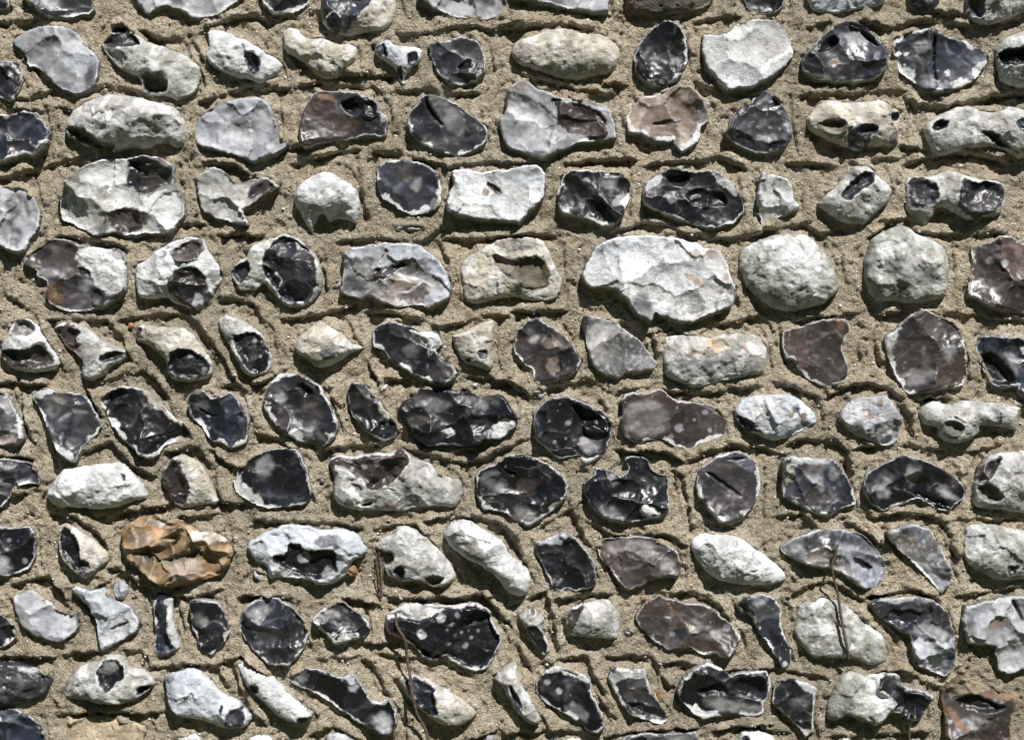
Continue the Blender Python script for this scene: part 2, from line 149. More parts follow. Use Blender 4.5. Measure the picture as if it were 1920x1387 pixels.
21 n N G d20 h12|525,700 600,655 680,680 820,650 970,650 1050,605 1130,690 1250,720 1300,790 1400,830 1480,850 1490,960 1440,1040 1290,1030 1150,1040 1060,1070 870,1060 720,1065 600,1020 550,960 560,820 540,760|b B 9 530,700 600,668 680,692 850,660 980,660 1050,610 1120,690 1060,780 990,860 900,900 820,920 760,830 680,790 630,750 560,770 / b V 6 680,850 760,880 790,930 720,910 / h D 6 760,1010 850,990 830,1030 770,1030 / p G 0 1040,900 1110,890 1180,970 1130,1030 1070,960 / p L 0 760,730 810,740 800,770 770,770 / p T 0 900,990 1020,960 1040,1040 900,1050
FF k W D r4 h13 f7 q10|892,895 900,880 930,870 950,852 985,852 1020,865 1050,885 1065,905 1062,930 1045,950 1010,975 990,985 965,975 950,960 905,952 895,925|p M 0 900,890 935,880 950,905 940,925 910,910 / p B 0 970,895 1010,900 1000,930 970,930 / h D 7 938,868 950,880 975,890 955,892 / p M 0 960,945 1005,955 1000,975 975,975
22 k W D r4 h14 f12 a13|560,860 630,800 640,745 750,780 830,820 880,760 850,690 920,670 1010,690 1040,770 1090,800 1165,810 1160,920 1170,1060 1090,1110 960,1130 860,1150 740,1130 650,1080 590,1000 560,930|r W 5 950,1050 990,1010 1060,1050 1110,1090 1000,1120 / p M 0 670,1010 780,1040 830,1100 720,1110 660,1060 / p M 0 690,810 750,790 800,850 760,900
22 k W G r6 h13 f3 a7|1360,880 1390,760 1500,680 1620,640 1740,660 1810,740 1830,900 1790,1000 1720,1100 1600,1160 1520,1130 1450,1050 1380,960|h D 5 1420,780 1470,790 1690,950 1670,955 1540,870 / h D 6 1590,690 1640,690 1740,680 1660,705 / s L 1580,1110,22 / p U 0 1390,810 1480,830 1500,960 1420,920
23 k W G r3 h13 f8 a10|175,960 185,690 240,670 400,690 540,690 620,790 690,900 710,1010 620,1040 510,1100 430,1090 300,1030 220,980|p K 0 220,680 400,690 540,695 490,730 300,720 250,760 / p L 0 320,790 450,800 490,880 470,930 390,860 / p L 0 510,740 550,730 600,810 530,850 / p C 0 185,740 240,720 260,830 200,900 / p B 0 330,900 440,930 500,1030 400,1060 / s L 565,945,8 555,900,7
23 k W D r3 h14 f6|755,900 780,800 900,730 1040,660 1180,690 1330,760 1430,830 1490,900 1490,980 1420,1010 1390,1060 1310,1060 1230,1010 1160,970 1050,1010 900,1060 820,1020 770,950|p L 0 850,910 900,860 950,920 940,970 860,960 / p M 0 1070,720 1170,740 1150,820 1110,900 1060,820 / p L 0 1270,910 1350,870 1380,930 1470,990 1390,980 / h D 7 1100,920 1230,940 1380,1010 1380,1050 1240,1000 1150,960
23 n N G d28 h12|1550,1000 1560,870 1600,720 1700,650 1990,630 1990,1090 1850,1070 1700,1050 1600,1050|b B 6 1570,860 1610,720 1770,650 1700,770 1650,840 / h V 12 1560,885 1650,850 1760,960 1720,1000 1600,990
FF k W D r4 h13 f5|-15,985 30,990 55,985 68,1000 65,1045 55,1065 30,1075 15,1080 -15,1075|p L 0 -15,1040 10,1040 25,1065 10,1075 -15,1070 / s L 48,1052,6 18,1012,4
FF n C G d16 h12|108,1005 112,985 125,980 150,995 180,1015 200,1035 205,1050 190,1060 178,1075 160,1085 140,1075 120,1055 110,1035|h D 9 112,1002 118,986 130,990 145,1005 155,1030 153,1045 170,1052 172,1066 158,1075 140,1065 118,1040 / s M 162,1061,9
FF k O O r0 h15 f17 a17|228,1000 240,985 258,970 285,965 305,975 340,978 370,990 405,995 430,1012 438,1030 428,1060 415,1075 385,1085 345,1097 318,1102 290,1090 265,1070 240,1050 230,1025|h V 12 290,1050 330,1040 378,1020 380,1045 320,1058 / p T 0 315,1065 335,1048 375,1045 385,1070 360,1090 330,1097 / p C 0 275,968 305,976 310,990 285,985 / p C 0 360,992 405,996 430,1014 395,1018 365,1012 / p T 0 240,998 285,990 290,1010 270,1030 250,1030 / p B 0 260,1040 300,1030 290,1050 265,1055 / p R 0 232,1000 240,1005 238,1030 230,1025
FF n K D d18 h14|462,1020 490,1000 540,982 575,985 600,995 640,990 670,1000 690,1030 680,1045 660,1050 650,1075 640,1088 600,1100 575,1085 530,1082 503,1085 500,1060 475,1050|h D 11 540,1015 565,1018 575,1030 610,1028 632,1030 635,1060 638,1075 605,1085 575,1080 530,1062 515,1050 512,1035 538,1040 / p U 0 585,1020 610,1000 640,1000 650,1020 630,1028 / s L 620,1074,13 572,1044,12 / p W 0 505,1062 530,1064 575,1084 530,1080 505,1082
FF n N G d22 h12|698,1025 720,1005 740,1000 745,985 770,988 800,1005 825,1030 845,1055 855,1080 845,1095 820,1103 780,1090 750,1090 728,1080 720,1065 735,1045 720,1035|h G 9 735,1070 745,1058 757,1055 762,1082 750,1090 / h V 12 712,1040 735,1030 742,1045 728,1062 718,1056 / b V 8 768,1080 820,1075 840,1080 818,1100 780,1088 / p W 0 745,990 775,992 800,1020 780,1050 750,1030
FF n W G d34 h8|830,1005 840,985 865,972 885,978 920,1000 945,1015 955,1040 985,1060 998,1085 990,1110 975,1118 950,1110 930,1080 900,1060 870,1045 845,1025|p V 0 868,1018 885,1010 905,1025 925,1045 900,1050 875,1040
FF k W D r2 h13 f7 q9|1002,1018 1025,1010 1052,998 1072,1002 1095,1025 1115,1055 1118,1095 1095,1105 1070,1105 1045,1108 1025,1075 1012,1045|p K 0 1003,1018 1050,1000 1070,1003 1045,1022 1020,1022
FF k W B r5 h13 f5|1120,1025 1135,1010 1165,1008 1205,1005 1240,1015 1270,1035 1278,1060 1270,1080 1235,1080 1205,1095 1180,1105 1160,1090 1145,1065 1125,1045|p M 0 1125,1022 1165,1010 1215,1008 1230,1030 1190,1025 1150,1035 / p M 0 1230,1035 1262,1045 1268,1070 1240,1075
FF n W U d26 h9|1293,1010 1320,1000 1365,998 1400,1012 1430,1035 1465,1065 1480,1082 1460,1095 1420,1097 1380,1095 1340,1085 1318,1065 1300,1040|s U 1314,1036,7 / h G 3 1400,1068 1420,1066 1410,1071
FF k W M r3 h14 f6|1460,1028 1490,1008 1530,992 1570,992 1615,1000 1645,1030 1662,1060 1655,1085 1635,1103 1610,1100 1585,1080 1560,1065 1520,1060 1480,1045|p D 0 1465,1028 1500,1008 1540,996 1610,1003 1640,1035 1600,1022 1550,1020 1500,1040 / p L 0 1478,1020 1500,1015 1505,1032 1485,1036 / b D 5 1592,1042 1625,1050 1640,1070 1615,1065 / p L 0 1560,1012 1600,1022 1612,1035 1570,1030
FF k W M r4 h13 f7 q8|1660,998 1690,985 1715,982 1745,995 1765,1030 1785,1070 1780,1095 1765,1112 1745,1090 1720,1060 1690,1035 1672,1015|p D 0 1675,996 1712,986 1735,995 1700,1005 / p K 0 1735,1052 1750,1060 1772,1095 1765,1108 1745,1080
FF n E G d24 h10|1808,1005 1815,985 1840,982 1880,985 1935,1000 1935,1085 1880,1090 1850,1078 1820,1060 1805,1040|h B 7 1880,1060 1890,1055 1903,1060 1901,1074 1886,1076 / b U 5 1825,1000 1845,1000 1842,1022 1828,1025 / p W 0 1812,990 1860,988 1850,1030 1815,1040
FF k W D r4 h12|-15,1140 10,1155 25,1170 32,1190 20,1205 -15,1218|
30 k L L r3 h11 f4 a5|95,350 220,300 330,370 420,440 540,480 565,560 520,620 430,680 320,660 220,620 150,560 110,450|p N 0 240,310 340,380 420,450 540,485 480,520 380,450 290,390
30 k K K r3 h15 f7|520,300 560,265 640,310 760,290 830,380 930,410 1000,510 990,590 900,650 800,710 730,740 710,620 700,530 640,420|b D 5 770,290 810,270 835,370 800,370 / h V 5 790,590 860,550 940,530 880,570 / p W 0 720,620 900,600 880,650 740,720
30 n W D d10 h13|1100,390 1150,340 1250,350 1240,480 1290,680 1300,720 1250,760 1140,790 1105,740 1120,600 1110,500|b U 6 1115,395 1185,365 1212,420 1212,600 1230,680 1290,720 1240,765 1140,785 1110,740 1125,600 1128,500
30 k W D r3 h13 f6 q8|1370,390 1450,370 1580,400 1620,480 1660,590 1630,660 1560,730 1530,780 1450,740 1420,650 1380,560|p M 0 1390,480 1450,460 1510,530 1470,570 1410,550
FF k W G r4 h13 f5 q26|450,1165 455,1145 475,1125 520,1120 545,1135 570,1165 582,1180 575,1200 560,1230 540,1248 510,1245 490,1235 465,1205 452,1185|p D 0 540,1150 572,1178 560,1215 535,1240 500,1235 520,1200 / p M 0 460,1145 500,1128 510,1150 480,1165
31 k W D r8 h13 f6|400,520 470,450 580,390 640,400 720,470 810,520 820,590 780,650 700,660 640,680 570,700 520,640 440,570|r W 5 570,690 600,640 640,570 655,580 660,640 700,660 640,690 / p M 0 480,480 560,430 540,500
31 n N D d12 h14|930,500 990,450 1080,400 1230,410 1400,420 1560,395 1680,440 1710,550 1775,660 1720,780 1660,880 1560,895 1450,850 1350,780 1300,820 1200,800 1150,720 1050,660 940,610|b D 7 940,500 1080,490 1190,520 1330,450 1560,410 1670,440 1700,550 1765,660 1720,770 1650,870 1550,880 1350,770 1300,810 1210,790 1150,700 1050,640 950,590 / p W 0 940,495 1000,450 1090,405 1120,470 1080,485 / s W 1200,612,36 1250,440,36 1680,860,20 1580,880,24 / s L 1330,500,34 1450,470,22 1510,505,12 1420,545,16 1505,560,13 1580,530,12 1440,630,14 1390,685,16 1510,710,22 1550,650,14 1380,580,12 1480,610,10 1600,600,10 1530,600,9
32 n N D d12 h12|80,490 150,450 180,410 230,470 280,510 250,560 290,660 320,730 270,790 220,740 170,640 120,560|b D 5 140,560 220,550 260,620 300,720 280,780 220,730 170,640 / h V 6 170,420 195,430 205,480 175,490
32 n N G d24 h9|420,540 450,440 560,400 720,370 790,430 820,480 810,600 800,660 680,660 560,640 450,640|b B 4 425,520 460,440 560,405 520,500 460,610 / p E 0 470,600 640,590 640,650 480,650
32 k C B r4 h13 f6 q14|930,500 950,450 1010,390 1090,340 1170,370 1300,400 1450,410 1550,500 1640,580 1690,650 1640,740 1580,795 1500,760 1400,775 1330,710 1220,725 1150,730 1050,660 960,580|p M 0 1330,500 1450,560 1560,600 1500,660 1380,640 1280,580 / h C 5 1310,550 1350,545 1370,580 1320,590 / p R 0 1150,370 1180,400 1210,490 1170,470 / s L 1585,575,24 1560,705,18 1190,620,20 1475,620,26
FF k W G r4 h13 f7|1380,1130 1395,1118 1430,1112 1455,1122 1465,1140 1462,1165 1470,1190 1483,1215 1480,1245 1468,1252 1455,1230 1440,1205 1420,1180 1405,1150 1390,1150|p D 0 1385,1130 1400,1125 1402,1148 1390,1145 / p L 0 1405,1120 1440,1118 1430,1135 1412,1132 / s W 1470,1243,7 / p D 0 1440,1180 1462,1190 1470,1215 1450,1205
33 n E G d14 h13|260,600 290,480 310,410 420,360 540,370 680,430 800,530 910,640 940,760 920,830 810,850 700,800 560,790 400,795 310,700|p W 0 350,430 410,370 500,380 430,420 380,480 / p V 0 430,660 480,640 540,680 500,720 450,720 / p W 0 470,740 620,740 640,790 480,780
33 k N G r2 h14 f9 a11|800,410 850,370 1000,360 1140,345 1280,390 1370,470 1400,570 1420,700 1410,850 1350,930 1230,880 1120,830 1110,640 1020,590 930,540 850,480|p K 0 1120,640 1300,680 1410,640 1415,840 1350,920 1125,825 / p L 0 1130,540 1280,570 1380,610 1330,670 1130,630 / p D 0 820,410 1040,400 1050,470 900,480 / p N 0 860,375 1000,362 1140,350 1100,385 980,400 / p U 0 1350,690 1410,660 1412,840 1360,880 / s U 1310,880,16
33 k N L r3 h14 f9 a11|1470,490 1500,420 1700,370 1840,345 1990,360 1990,850 1800,910 1740,880 1710,760 1710,700 1620,700 1500,680 1480,600|p K 0 1580,470 1660,430 1740,460 1720,550 1610,560 / p B 0 1480,530 1560,510 1560,620 1500,650 / p T 0 1740,470 1790,480 1780,560 1700,600 1640,580 / h G 5 1820,360 1850,380 1920,520 1900,530 1820,400
FF n G D d14 h5|-15,1240 40,1245 80,1255 98,1275 85,1300 50,1318 0,1325 -15,1325|p N 0 30,1250 80,1255 70,1262 40,1258
FF k N U r4 h8|-15,1330 35,1330 60,1345 85,1370 100,1402 -15,1402|
30 n N D d26 h10|465,1080 500,950 560,860 700,810 790,770 890,770 940,870 1010,870 1110,920 1120,980 1060,1040 980,1100 860,1130 740,1130 600,1090 490,1095|h D 9 705,880 760,800 860,785 915,850 910,920 850,960 820,1020 780,1030 730,960 / p M 0 740,850 800,800 880,800 890,850 840,900 750,905 / h D 12 980,1010 1060,980 1110,990 1000,1070 / p C 0 940,880 1010,880 1040,910 960,920
30 n K G d20 h13|1170,920 1270,900 1390,860 1460,900 1530,970 1600,1050 1720,1100 1760,1150 1820,1220 1760,1300 1600,1300 1500,1250 1380,1230 1240,1200 1200,1080 1190,990|b U 5 1650,1160 1740,1130 1780,1200 1760,1290 1610,1290 / b U 4 1590,1110 1620,1120 1600,1200 1585,1190 / p W 0 1400,870 1540,980 1650,1090 1600,1080 1480,960 1400,900 / p G 0 1180,930 1270,910 1270,960 1190,970
FF n W D d20 h10|437,1243 460,1236 480,1250 510,1265 530,1285 555,1310 588,1340 575,1358 540,1350 518,1340 500,1320 475,1300 460,1285 450,1260|h D 8 465,1288 475,1280 488,1285 485,1300 472,1300 / b D 4 556,1342 587,1338 575,1357 562,1354
31 k W D r4 h13 f6|240,960 290,890 380,860 520,900 600,940 700,900 760,980 820,1080 890,1110 950,1080 1010,1160 1010,1260 970,1340 890,1330 830,1300 720,1240 600,1160 450,1060 380,1020 280,1000|p L 0 830,1220 920,1170 980,1220 970,1310 880,1320 / p K 0 600,945 700,910 750,1000 700,1030 660,980 / p M 0 260,950 300,900 370,890 360,960 300,980 / p W 0 800,1080 890,1115 950,1085 940,1130 850,1120
31 n C D d20 h12|1010,930 1130,915 1240,940 1310,990 1420,1050 1520,1110 1590,1180 1560,1230 1480,1280 1380,1290 1280,1250 1180,1170 1100,1090 1040,1000|h U 8 1070,930 1160,930 1250,970 1300,1000 1290,1080 1310,1160 1310,1190 1270,1210 1180,1140 1110,1050
FF n N G d16 h12|925,1275 935,1258 960,1240 970,1238 970,1270 985,1290 1000,1315 1015,1340 1010,1360 985,1352 970,1335 955,1310 945,1290|b G 7 952,1275 965,1290 980,1320 983,1345 968,1330 958,1305 / p K 0 972,1275 985,1292 995,1315 980,1305
32 k W D r6 h13 f4|210,970 260,900 350,850 480,880 600,940 610,1040 680,1180 710,1270 660,1330 600,1320 520,1250 400,1180 290,1120 220,1050|p W 0 270,900 350,852 480,882 600,945 600,975 480,930 380,890 / p M 0 410,1150 500,1110 590,1190 570,1250 480,1200 / s L 380,1030,22 290,965,24
32 k W G r4 h13 f6|730,940 760,850 860,870 1000,870 1010,960 1060,1080 1140,1160 1160,1240 1120,1275 1020,1240 890,1200 820,1110 770,1020|p W 0 740,930 770,860 1000,880 1000,930 830,930 790,970 / p B 0 810,1000 930,980 1030,1080 980,1090 850,1060 / b D 6 860,1100 980,1110 1140,1180 1140,1250 1000,1210 880,1160 / p W 0 1060,1080 1140,1160 1100,1140
32 k W D r5 h15 f6|1225,1020 1270,930 1370,850 1440,820 1540,860 1610,920 1660,900 1860,880 1900,940 1890,1050 1850,1110 1850,1200 1780,1215 1640,1190 1510,1210 1420,1230 1340,1190 1260,1100|h D 9 1340,1020 1450,980 1560,960 1600,1060 1500,1060 1380,1060 / b D 6 1620,930 1870,890 1890,1040 1840,1110 1600,1060 / p M 0 1400,1080 1520,1060 1620,1110 1840,1140 1840,1190 1560,1180 1440,1140
33 k W D r3 h14 f6|105,1080 130,960 250,935 330,960 430,1010 410,1100 400,1200 400,1320 350,1360 300,1300 230,1220 110,1130|p W 0 260,940 330,962 430,1008 410,1095 390,1040 320,1010 / p M 0 240,1080 310,1080 310,1140 250,1130 / p N 0 320,1300 395,1320 350,1355
33 n E D d20 h12|500,1230 510,1130 580,950 680,880 780,920 900,900 1020,910 1060,1010 1190,1020 1290,1080 1200,1150 1190,1230 1060,1280 1040,1200 950,1190 880,1290 760,1250 650,1200 560,1250|b D 11 830,1000 900,915 1020,920 1060,1020 1180,1030 1250,1080 1180,1220 1060,1270 1040,1190 950,1170 1000,1110 920,1030 / h D 9 800,1040 860,1020 950,1080 850,1110 / p W 0 760,950 880,920 830,980 990,1110 900,1240 800,1200 860,1120 780,1060 / p B 0 860,950 1020,930 1050,1010 950,1000
33 k O B r3 h14 f6|1320,1100 1340,1000 1450,920 1550,950 1700,1000 1850,1070 1860,1130 1810,1240 1830,1440 1400,1440 1340,1330 1350,1200|p Q 0 1340,1020 1450,940 1560,960 1700,1010 1560,1040 1400,1080 / p R 0 1700,1010 1850,1070 1850,1120 1700,1070 1580,1050 / h D 10 1400,1090 1560,1050 1700,1100 1790,1150 1660,1200 1500,1160 / p M 0 1480,1220 1640,1210 1700,1260 1560,1340 1490,1300 / p R 0 1330,1110 1420,1170 1520,1330 1480,1340 1380,1210
30 n Q G d5 h4|460,1230 600,1215 800,1225 960,1260 1060,1300 1000,1440 460,1440|
30 n W G d10 h8|1280,1330 1430,1350 1450,1440 1270,1440|
FF n W G d10 h8|462,1385 490,1376 515,1385 515,1405 462,1405|
31 n L G d10 h8|500,1440 500,1350 600,1330 700,1380 720,1440|
32 n W G d8 h7|380,1440 450,1370 560,1390 560,1440|
32 k W G r4 h11|790,1440 860,1360 1000,1330 1130,1345 1250,1340 1370,1325 1370,1380 1340,1440|p M 0 1120,1350 1360,1330 1360,1380 1200,1400
32 n W G d14 h9|1660,1440 1680,1340 1740,1310 1830,1320 1880,1440|b D 5 1690,1350 1740,1340 1760,1400 1700,1420
33 n W G d10 h8|-60,1440 -40,1340 60,1320 130,1380 140,1440|
33 n W G d8 h6|600,1440 620,1370 680,1390 690,1440|
31 n L G d8 h6|1640,1440 1650,1360 1720,1350 1710,1440|
30 n L G d8 h7|800,270 870,230 925,290 905,370 850,385 815,340|
11 n W G d7 h10|1000,350 1030,310 1080,315 1140,330 1200,335 1190,355 1120,350 1060,340 1030,360|
22 n W D d10 h8|525,660 600,685 720,600 700,650 640,710 560,760 540,740|
30 n L G d9 h7|1820,170 1880,150 1915,200 1880,260 1820,220|
21 n N G d6 h7|880,190 915,165 950,150 935,195 895,212|
21 n B G d6 h6|450,832 480,812 502,850 485,878 458,875|
13 n L G d5 h6|270,988 310,970 345,962 335,998 285,1012|
13 n W G d5 h6|580,892 605,878 622,895 608,925 585,915|
22 n W G d6 h6|215,215 250,196 285,205 270,250 228,252|
32 n N G d6 h6|842,600 870,585 905,600 890,640 850,632|
"""
# tooled mortar edges: the side to the left of travel stands proud
LIPS = """
00|0,170 150,165 220,150;1040,230 1130,285 1340,265;1500,200 1700,130 1860,110 1920,160;1370,270 1420,350 1460,420;140,720 300,690 370,660;130,790 300,800 440,780 510,800;0,1290 250,1230 420,1170 560,1130;640,640 780,620 900,630 1030,680;1450,740 1560,700 1700,650 1920,620;1480,1170 1700,1190 1800,1260
01|1030,250 1250,240 1400,210 1600,190 1700,240;1740,210 1860,180 1920,190;310,620 450,600 620,620 850,630;1020,660 1250,650 1450,680 1600,670;540,545 750,540 960,550;280,1180 450,1130 600,1090 720,1090;860,1100 1050,1110 1220,1160 1370,1200;1440,1190 1650,1170 1920,1180;740,1130 750,1380;40,650 200,640;150,1080 330,1050
02|0,220 200,180 340,180 480,190 600,220;110,540 300,590 480,640 740,680;700,600 800,620;1380,160 1500,140 1640,130;1370,600 1500,660;420,1180 600,1160 780,1150 910,1150;1000,1190 1150,1170 1380,1160 1520,1120 1640,1170 1700,1210
03|380,200 520,160;750,160 900,190;980,200 1100,160 1300,160 1500,190;1270,95 1450,110;330,700 500,680 750,680 920,650 1040,680 1150,790;1170,760 1350,770 1500,740 1700,690 1920,680;230,1180 400,1180 510,1190;800,1150 1000,1140;1070,1180 1250,1130 1430,1100 1620,1120 1800,1180;1050,1060 1230,1080;1750,160 1920,120
10|450,400 640,430 850,460 900,480;1350,310 1450,310;1630,390 1750,380 1870,400;370,1000 560,1000 760,1010 880,1110 930,1230;890,1000 1080,960 1280,960 1380,970 1480,1080 1620,1290 1680,1400;1590,860 1720,850 1840,880 1880,970;100,870 230,930;290,1050 380,1190 430,1300
11|620,430 800,420 950,420 1180,430 1350,340;1380,420 1650,420 1920,400;200,990 400,970 580,930 710,890;800,930 1000,950 1200,1000 1350,1050 1480,1020 1650,960 1780,970;1340,470 1380,560 1400,640;490,640 510,760;770,10 780,200
12|0,400 150,390 300,390;760,370 880,330 1000,300 1150,320 1300,380 1400,400 1600,430;1640,410 1800,370 1920,340;100,940 300,930 400,930;880,1040 1000,1110 1060,1090 1080,1280;1410,1080 1600,1020 1830,960 1910,1060
13|0,380 160,330 350,310 450,380 540,360;840,380 940,290 1080,270;1130,370 1280,380 1450,380;1570,380 1750,370;310,990 550,970 700,950;900,960 1020,940;1330,960 1560,960 1700,990 1920,1000;500,460 560,560;850,1150 880,1300
20|0,140 100,150;170,160 320,150;740,140 870,90 1040,60 1120,130 1200,230;640,220 700,310 720,350;1610,170 1700,150 1780,200;620,640 800,560 870,640 960,740 1100,810;1230,640 1420,600 1490,700 1540,870 1590,1010 1750,1010;1540,640 1620,720 1720,750;390,1080 520,1100 660,1180 740,1260;720,1110 900,1080 1080,1050 1200,1030;1300,1110 1560,1090;0,670 200,690;120,950 260,930;1830,1140 1920,1130;160,250 200,500
21|0,160 110,110;820,20 880,130;960,110 1100,120;1540,100 1700,110 1830,160 1900,200;490,640 640,600 870,590;1130,630 1300,680 1500,720 1640,690 1800,610 1920,560;0,1130 250,1150 500,1150 640,1160 750,1190;880,1190 1010,1160 1140,1160 1240,1250;1250,1130 1420,1110 1620,1110 1760,1160 1870,1280 1910,1380;40,520 200,570 310,640;500,180 600,310
22|0,140 110,170 150,240;240,190 400,160 580,120 720,190;840,190 1000,180;1190,210 1400,220 1530,210;1620,190 1800,170;830,630 1000,640 1130,630 1240,700;1330,700 1450,640 1620,590 1850,610 1920,640;1200,780 1270,800 1300,980 1330,1150;260,1170 470,1050 540,1230 600,1310;20,1190 80,1270 120,1386;600,1150 720,1210;790,1240 1000,1230 1150,1230 1280,1300
23|150,150 330,200 430,250 470,370;520,240 640,170 800,150 950,190 1040,260 1100,420 1110,490;1160,260 1350,250;240,580 350,540 560,560 640,640 670,750;700,620 830,600;1070,600 1200,610 1340,630;1560,640 1740,590;150,1100 330,1090 390,1150;840,1110 1000,1080 1200,1090 1320,1130;1330,1130 1400,1300 1420,1386;1430,1130 1560,1120 1740,1130;650,1150 800,1230 900,1330
30|130,260 260,220 360,210 430,290 470,370;820,150 900,160 980,240;680,300 790,230;1070,290 1180,330 1350,350 1560,310;1260,350 1310,450 1330,560;0,790 200,790 420,780 560,750 700,750;920,740 1030,740 1080,800 1100,860 1300,840 1520,830;1600,830 1740,780 1820,830 1920,920;450,1195 600,1190 800,1180 960,1190 1130,1190;1690,880 1780,1100 1890,1250;1560,860 1680,1020;1740,350 1920,360
31|0,355 220,355;660,370 830,400;980,360 1200,360 1450,355 1680,350;1650,350 1710,430 1820,530;780,690 960,685;480,800 720,790 830,830 890,930 950,1050;920,770 1100,790;510,1290 600,1300 700,1350;1560,1370 1710,1320;410,1350 510,1300
32|40,420 160,360 290,320 330,480 370,700;390,370 560,350 720,330;1190,320 1330,330 1480,400 1560,470;290,830 430,790 580,780 620,900 690,1030;700,790 880,770 1040,790 1110,900 1170,1000;1150,830 1330,830;700,1110 780,1230;100,740 170,860;0,1340 250,1330 420,1310 540,1330;730,1350 1000,1310 1350,1300;1520,1310 1700,1280 1900,1270;1600,880 1880,870
33|240,340 360,270 500,245 600,270 740,370;820,345 1000,310 1160,310 1290,380;1450,350 1640,320 1830,290;240,890 350,910 480,930;870,890 1000,880 1150,930 1290,1010;560,1360 700,1350;870,1350 1050,1340 1200,1330;0,1290 200,1330
"""
# ---------------------------------------------------------------------------
# helpers
# ---------------------------------------------------------------------------
COL = SC.collection
SHX = [0, 480, 950, 1420]
SHY = [0, 340, 680, 1026]

def parse(sheet, txt):
    a = np.array([[float(v) for v in t.split(',')[:3]] for t in txt.split()])
    if sheet != 'FF':
        r, c = int(sheet[0]), int(sheet[1])
        a[:, :2] /= 3.84
        a[:, 0] += SHX[c]
        a[:, 1] += SHY[r]
        if a.shape[1] > 2:
            a[:, 2] /= 3.84
    return a

def _h(ix, iy, seed):
    h = (ix.astype(np.int64) * 374761393 + iy.astype(np.int64) * 668265263 + seed * 1274126177) & 0xFFFFFFFF
    h = ((h ^ (h >> 13)) * 1274126177) & 0xFFFFFFFF
    h = ((h ^ (h >> 16)) * 2246822519) & 0xFFFFFFFF
    return (((h ^ (h >> 15)) & 0xFFFFFF) / 16777215.0).astype(np.float32)

_T = np.random.RandomState(4).permutation(65536).astype(np.int32)
_ang = np.random.RandomState(5).uniform(0, 2 * math.pi, 65536)
_GC, _GS = np.cos(_ang).astype(np.float32), np.sin(_ang).astype(np.float32)
def vn(x, y, seed=0):
    """gradient noise, about 0..1"""
    x = np.asarray(x, np.float32); y = np.asarray(y, np.float32)
    xi, yi = np.floor(x), np.floor(y)
    fx, fy = x - xi, y - yi
    xi = xi.astype(np.int32) + seed * 131; yi = yi.astype(np.int32) + seed * 17
    sx = fx * fx * fx * (fx * (fx * 6 - 15) + 10)
    sy = fy * fy * fy * (fy * (fy * 6 - 15) + 10)
    r0 = _T[xi & 65535]; r1 = _T[(xi + 1) & 65535]
    def g(r, ox, oy):
        h = _T[(r + yi + oy) & 65535]
        return _GC[h] * (fx - ox) + _GS[h] * (fy - oy)
    n = (g(r0, 0, 0) * (1 - sx) + g(r1, 1, 0) * sx) * (1 - sy) + (g(r0, 0, 1) * (1 - sx) + g(r1, 1, 1) * sx) * sy
    return np.clip(0.5 + 0.85 * n, 0, 1)

def fbm(x, y, s, seed=0, oct=4):
    t = 0; amp = 0.5; tot = 0
    ca, sa = 0.8, 0.6
    for k in range(oct):
        t = t + amp * vn(x / s, y / s, seed + 17 * k)
        tot += amp
        x, y = ca * x - sa * y + 31.7, sa * x + ca * y + 11.3
        s *= 0.5; amp *= 0.5
    return t / tot

def ss(a, b, x):
    t = np.clip((x - a) / (b - a), 0, 1)
    return t * t * (3 - 2 * t)

def refine(P, seed, step=3.0, jit=0.9, cut=0.22):
    """corner-cut, resample and roughen an outline"""
    A = P; B = np.roll(P, -1, 0)
    Q = np.empty((len(P) * 2, 2))
    Q[0::2] = A + (B - A) * cut
    Q[1::2] = B - (B - A) * cut
    B = np.roll(Q, -1, 0)
    out = []
    for a, b in zip(Q, B):
        n = max(1, int(round(np.hypot(*(b - a)) / step)))
        for i in range(n):
            out.append(a + (b - a) * i / n)
    out = np.array(out)
    nx = fbm(out[:, 0], out[:, 1], 17, seed, 3) - 0.5
    ny = fbm(out[:, 0], out[:, 1], 17, seed + 5, 3) - 0.5
    mx = fbm(out[:, 0], out[:, 1], 6, seed + 7, 2) - 0.5
    my = fbm(out[:, 0], out[:, 1], 6, seed + 8, 2) - 0.5
    return out + np.stack([nx, ny], 1) * 5.0 * jit + np.stack([mx, my], 1) * 2.6 * jit

def sdf(X, Y, P):
    """signed distance (inside +), and nearest point"""
    px, py = X.ravel(), Y.ravel()
    best = np.full(px.shape, 1e18); bx = np.zeros_like(px); by = np.zeros_like(px)
    ins = np.zeros(px.shape, bool)
    n = len(P)
    for i in range(n):
        x0, y0 = P[i]; x1, y1 = P[(i + 1) % n]
        dx, dy = x1 - x0, y1 - y0
        L = dx * dx + dy * dy + 1e-12
        t = np.clip(((px - x0) * dx + (py - y0) * dy) / L, 0, 1)
        qx, qy = x0 + t * dx, y0 + t * dy
        d = (px - qx) ** 2 + (py - qy) ** 2
        m = d < best
        best = np.where(m, d, best); bx = np.where(m, qx, bx); by = np.where(m, qy, by)
        if dy != 0:
            c = ((y0 > py) != (y1 > py)) & (px < dx * (py - y0) / dy + x0)
            ins ^= c
    d = np.sqrt(best) * np.where(ins, 1, -1)
    sh = X.shape
    return d.reshape(sh), bx.reshape(sh), by.reshape(sh)

